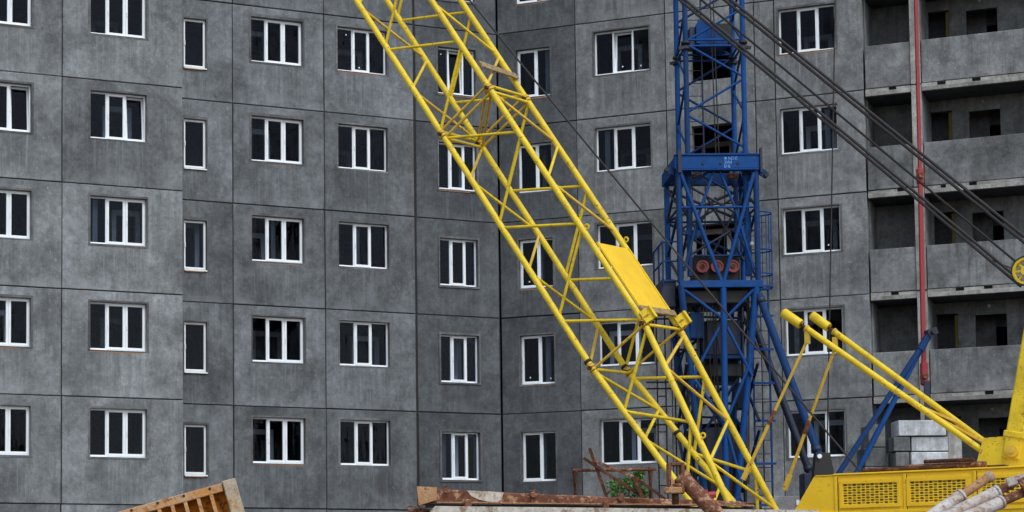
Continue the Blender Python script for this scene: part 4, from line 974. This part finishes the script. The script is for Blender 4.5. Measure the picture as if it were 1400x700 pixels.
# scrap at the left end
sc1 = thing('scrap_coil', 'small tangle of rusty scrap wire beside the steel channel end', 'scrap', (.46, 18.1, 0))
post = tube('scrap_post', (.42, 18.2, 0), (.42, 18.2, 2.36), .06, 'rust_dk', sc1, 8)
for i in range(7):
    bm = bmesh.new(); n = 14; cx, cz, rr_ = .43+rnd.uniform(-.03, .06), 2.40+rnd.uniform(-.03, .03), rnd.uniform(.04, .09); tl_ = rnd.uniform(-.6, .6)
    prev = None
    for k in range(n+1):
        an = 2*math.pi*k/n*.8; q_ = Vector((cx+rr_*1.3*math.cos(an), 18.1+.05*math.sin(an+i), cz+rr_*.45*math.sin(an)+tl_*.03*math.cos(an)))
        if prev is not None: add_tube(bm, prev, q_, .008, 5)
        prev = q_
    link('wire', mesh_of(bm, 'wire'), 'rust', sc1, W2(sc1))
# leaning prop with clamp
lp = thing('leaning_prop', 'brown rusty tubular prop with clamp leaning on the concrete block', 'prop', (4.9, 16.6, 0))
a_ = Vector((2.655, 17.3, 2.64)); b_ = Vector((4.9, 16.6, .03))
tube('prop_tube', a_, b_, .066, 'rust', lp, 14)
q_ = (b_-a_).normalized()
tube('tube_lip', a_-q_*.02, a_+q_*.03, .074, 'rust_pale', lp, 14)
bm = bmesh.new()
add_box(bm, 2.53, 2.555, 17.22, 17.36, 2.56, 2.76, .006); add_box(bm, 2.635, 2.665, 17.22, 17.36, 2.50, 2.765, .006); add_box(bm, 2.555, 2.635, 17.22, 17.36, 2.735, 2.765, .006); add_box(bm, 2.555, 2.635, 17.22, 17.36, 2.56, 2.585, .006)
link('clamp', mesh_of(bm, 'clamp'), 'rust', lp, W2(lp))
bm = bmesh.new(); add_box(bm, 2.50, 2.64, 17.2, 17.34, 2.50, 2.555, .008); add_box(bm, 2.535, 2.58, 17.22, 17.30, 2.555, 2.62, .006); add_tube(bm, (2.49, 17.25, 2.525), (2.66, 17.25, 2.525), .018, 8)
link('clamp_jaw', mesh_of(bm, 'clamp_jaw'), 'rust_mix', lp, W2(lp))
bm = bmesh.new(); add_tube(bm, (2.595, 17.3, 2.49), (2.60, 17.3, 2.62), .012, 6); add_tube(bm, (2.595, 17.3, 2.41), (2.595, 17.3, 2.50), .03, 8)
link('clamp_screw', mesh_of(bm, 'clamp_screw'), 'rust_dk', lp, W2(lp))
rv = thing('red_valve', 'small dull red metal valve lying on the concrete block', 'valve', (3.04, 18.5, 2.40))
bm = bmesh.new(); add_box(bm, 2.98, 3.12, 18.45, 18.55, 2.401, 2.53, .02); add_tube(bm, (2.96, 18.5, 2.54), (3.14, 18.5, 2.555), .03, 8); add_tube(bm, (3.05, 18.5, 2.5), (3.05, 18.5, 2.6), .02, 8)
link('valve_body', mesh_of(bm, 'valve_body'), 'red', rv, W2(rv))
# second block behind, with a rusty sawhorse and loose bars
tag(box('precast_block', 1.9, 4.0, 23.4, 25.0, 0, 2.40, 'conc_pale', None, .03), 'grey precast concrete block under the rusty sawhorse', 'concrete block')
sh_ = thing('sawhorse', 'dark rusty steel sawhorse with crossed legs and loose bars leaning in it', 'sawhorse', (2.9, 24.0, 2.40))
tube('top_rail', (2.40, 24.0, 3.14), (3.38, 24.0, 3.14), .016, 'rust', sh_, 8)
tube('top_rail', (2.44, 24.25, 3.15), (3.36, 24.25, 3.15), .016, 'rust_dk', sh_, 8)
for x in (2.44, 3.33):
    for q in (-1, 1): tube('leg', (x+.035*q, 24.0 if q < 0 else 24.25, 3.17), (x-.06*q, 24.25 if q < 0 else 24.0, 2.41), .016, 'rust_dk', sh_, 8)
for i, (x0, z0, x1, z1, r_, m_) in enumerate(((2.595, 3.39, 2.86, 2.60, .026, 'rust_dk'), (2.52, 3.275, 3.40, 2.68, .024, 'rust_dk'), (2.66, 3.235, 3.12, 3.04, .022, 'rust'), (3.10, 3.05, 3.55, 2.72, .022, 'rust_dk'), (3.09, 3.05, 3.28, 2.60, .03, 'rust_dk'))):
    bar('loose_bar', (x0, 23.93-.02*i, z0), (x1, 23.93-.02*i, z1), r_*1.35, r_*1.35, m_, sh_, upv=(0, 1, 0))
# three formwork props resting on a trestle
def prop(lbl, top, mid, bot, y, rot):
    t_ = Vector((top[0], y, top[1])); m_ = Vector((mid[0], y-.05, mid[1])); b_ = Vector((bot[0], y-.1, bot[1])); dd = (b_-m_).normalized(); e_ = b_+dd*((b_.z-.04)/-dd.z)
    p = thing('formwork_prop', lbl, 'prop', e_, group=None)
    tube('inner_tube', t_, m_+dd*.1, .036, 'rust_pale' if rot else 'rust', p, 12)
    tube('outer_tube', m_, e_, .050, 'prop_white', p, 14)
    tube('tube_collar', m_-dd*.012, m_+dd*.014, .053, 'prop_white', p, 14)
    return p, t_
p1, t1 = prop('peeling white telescopic prop with short bare rounded rusty tip', (4.86, 2.545), (4.62, 2.40), (4.41, 2.265), 16.0, True)
bm = bmesh.new(); bmesh.ops.create_uvsphere(bm, u_segments=12, v_segments=8, radius=.046); link('rounded_cap', mesh_of(bm, 'rounded_cap', True), 'cement', p1, W2(p1) @ Matrix.Translation(t1))
p2, t2 = prop('white telescopic prop with rusty inner tube ending in a pale bent plate', (5.03, 2.495), (4.87, 2.42), (4.58, 2.285), 15.9, False)
bm = bmesh.new(); add_box(bm, -.075, .07, -.01, .01, -.03, .035, .004, Matrix.Translation((5.0, 15.78, 2.505)) @ Matrix.Rotation(R(-18), 4, 'Y'))
link('head_plate', mesh_of(bm, 'head_plate'), 'prop_white', p2, W2(p2))
p3, t3 = prop('white telescopic prop with rusty inner tube and wide brown head plate', (5.08, 2.42), (4.87, 2.335), (4.66, 2.25), 15.8, False)
bm = bmesh.new(); add_box(bm, -.05, .06, -.012, .012, -.075, .09, .006, Matrix.Translation((5.075, 15.72, 2.445)) @ Matrix.Rotation(R(-28), 4, 'Y'))
add_tube(bm, (5.10, 15.705, 2.40), (5.10, 15.735, 2.40), .018, 8)
link('head_plate', mesh_of(bm, 'head_plate'), 'rust', p3, W2(p3))
tre = thing('prop_trestle', 'rusty steel trestle holding up the upper ends of the props', 'trestle', (4.3, 15.9, 0))
tube('top_bar', (4.05, 15.4, 1.96), (4.05, 16.5, 1.96), .05, 'rust', tre, 10)
for y in (15.5, 16.4):
    for q in (-.4, .4): tube('leg', (4.05, y, 1.95), (4.05+q, y, 0), .04, 'rust_dk', tre, 8)

# bush behind the sawhorse
bu = thing('bush', 'leafy green bush growing behind the rusty sawhorse', 'bush', (3.75, 30.0, 0))
for i in range(7):
    an = rnd.uniform(0, 6.28); tube('stem', (3.75+.1*math.cos(an), 30+.1*math.sin(an), 0), (3.75+.32*math.cos(an), 30+.32*math.sin(an), rnd.uniform(2.3, 3.2)), .014, 'bark', bu, 6)
bm = bmesh.new()
cl = [(rnd.uniform(3.5, 4.05), rnd.gauss(30, .15), rnd.uniform(.8, 3.2), rnd.uniform(.13, .2)) for _ in range(34)]+[(3.93, 30, 3.36, .12), (3.98, 30, 3.47, .08), (3.60, 29.9, 3.25, .14), (3.78, 29.9, 3.3, .13), (4.02, 29.95, 3.22, .12)]
for (cx, cy, cz, rr_) in cl:
    for k in range(210):
        v = Vector((rnd.gauss(0, 1), rnd.gauss(0, 1), rnd.gauss(0, 1))).normalized()*rr_*rnd.random()**.4
        c0 = Vector((cx, cy, cz))+v; L = rnd.uniform(.03, .06); wv = L*.42
        rm = Matrix.Rotation(rnd.uniform(0, 6.28), 3, 'Z') @ Matrix.Rotation(rnd.uniform(-1.1, 1.1), 3, 'X')
        q_ = [c0+rm @ Vector(p_) for p_ in ((0, 0, 0), (wv, L*.5, 0), (0, L, -.008), (-wv, L*.5, 0))]
        bm.faces.new([bm.verts.new(z) for z in q_])
link('crown', mesh_of(bm, 'crown'), 'leaf', bu, W2(bu))
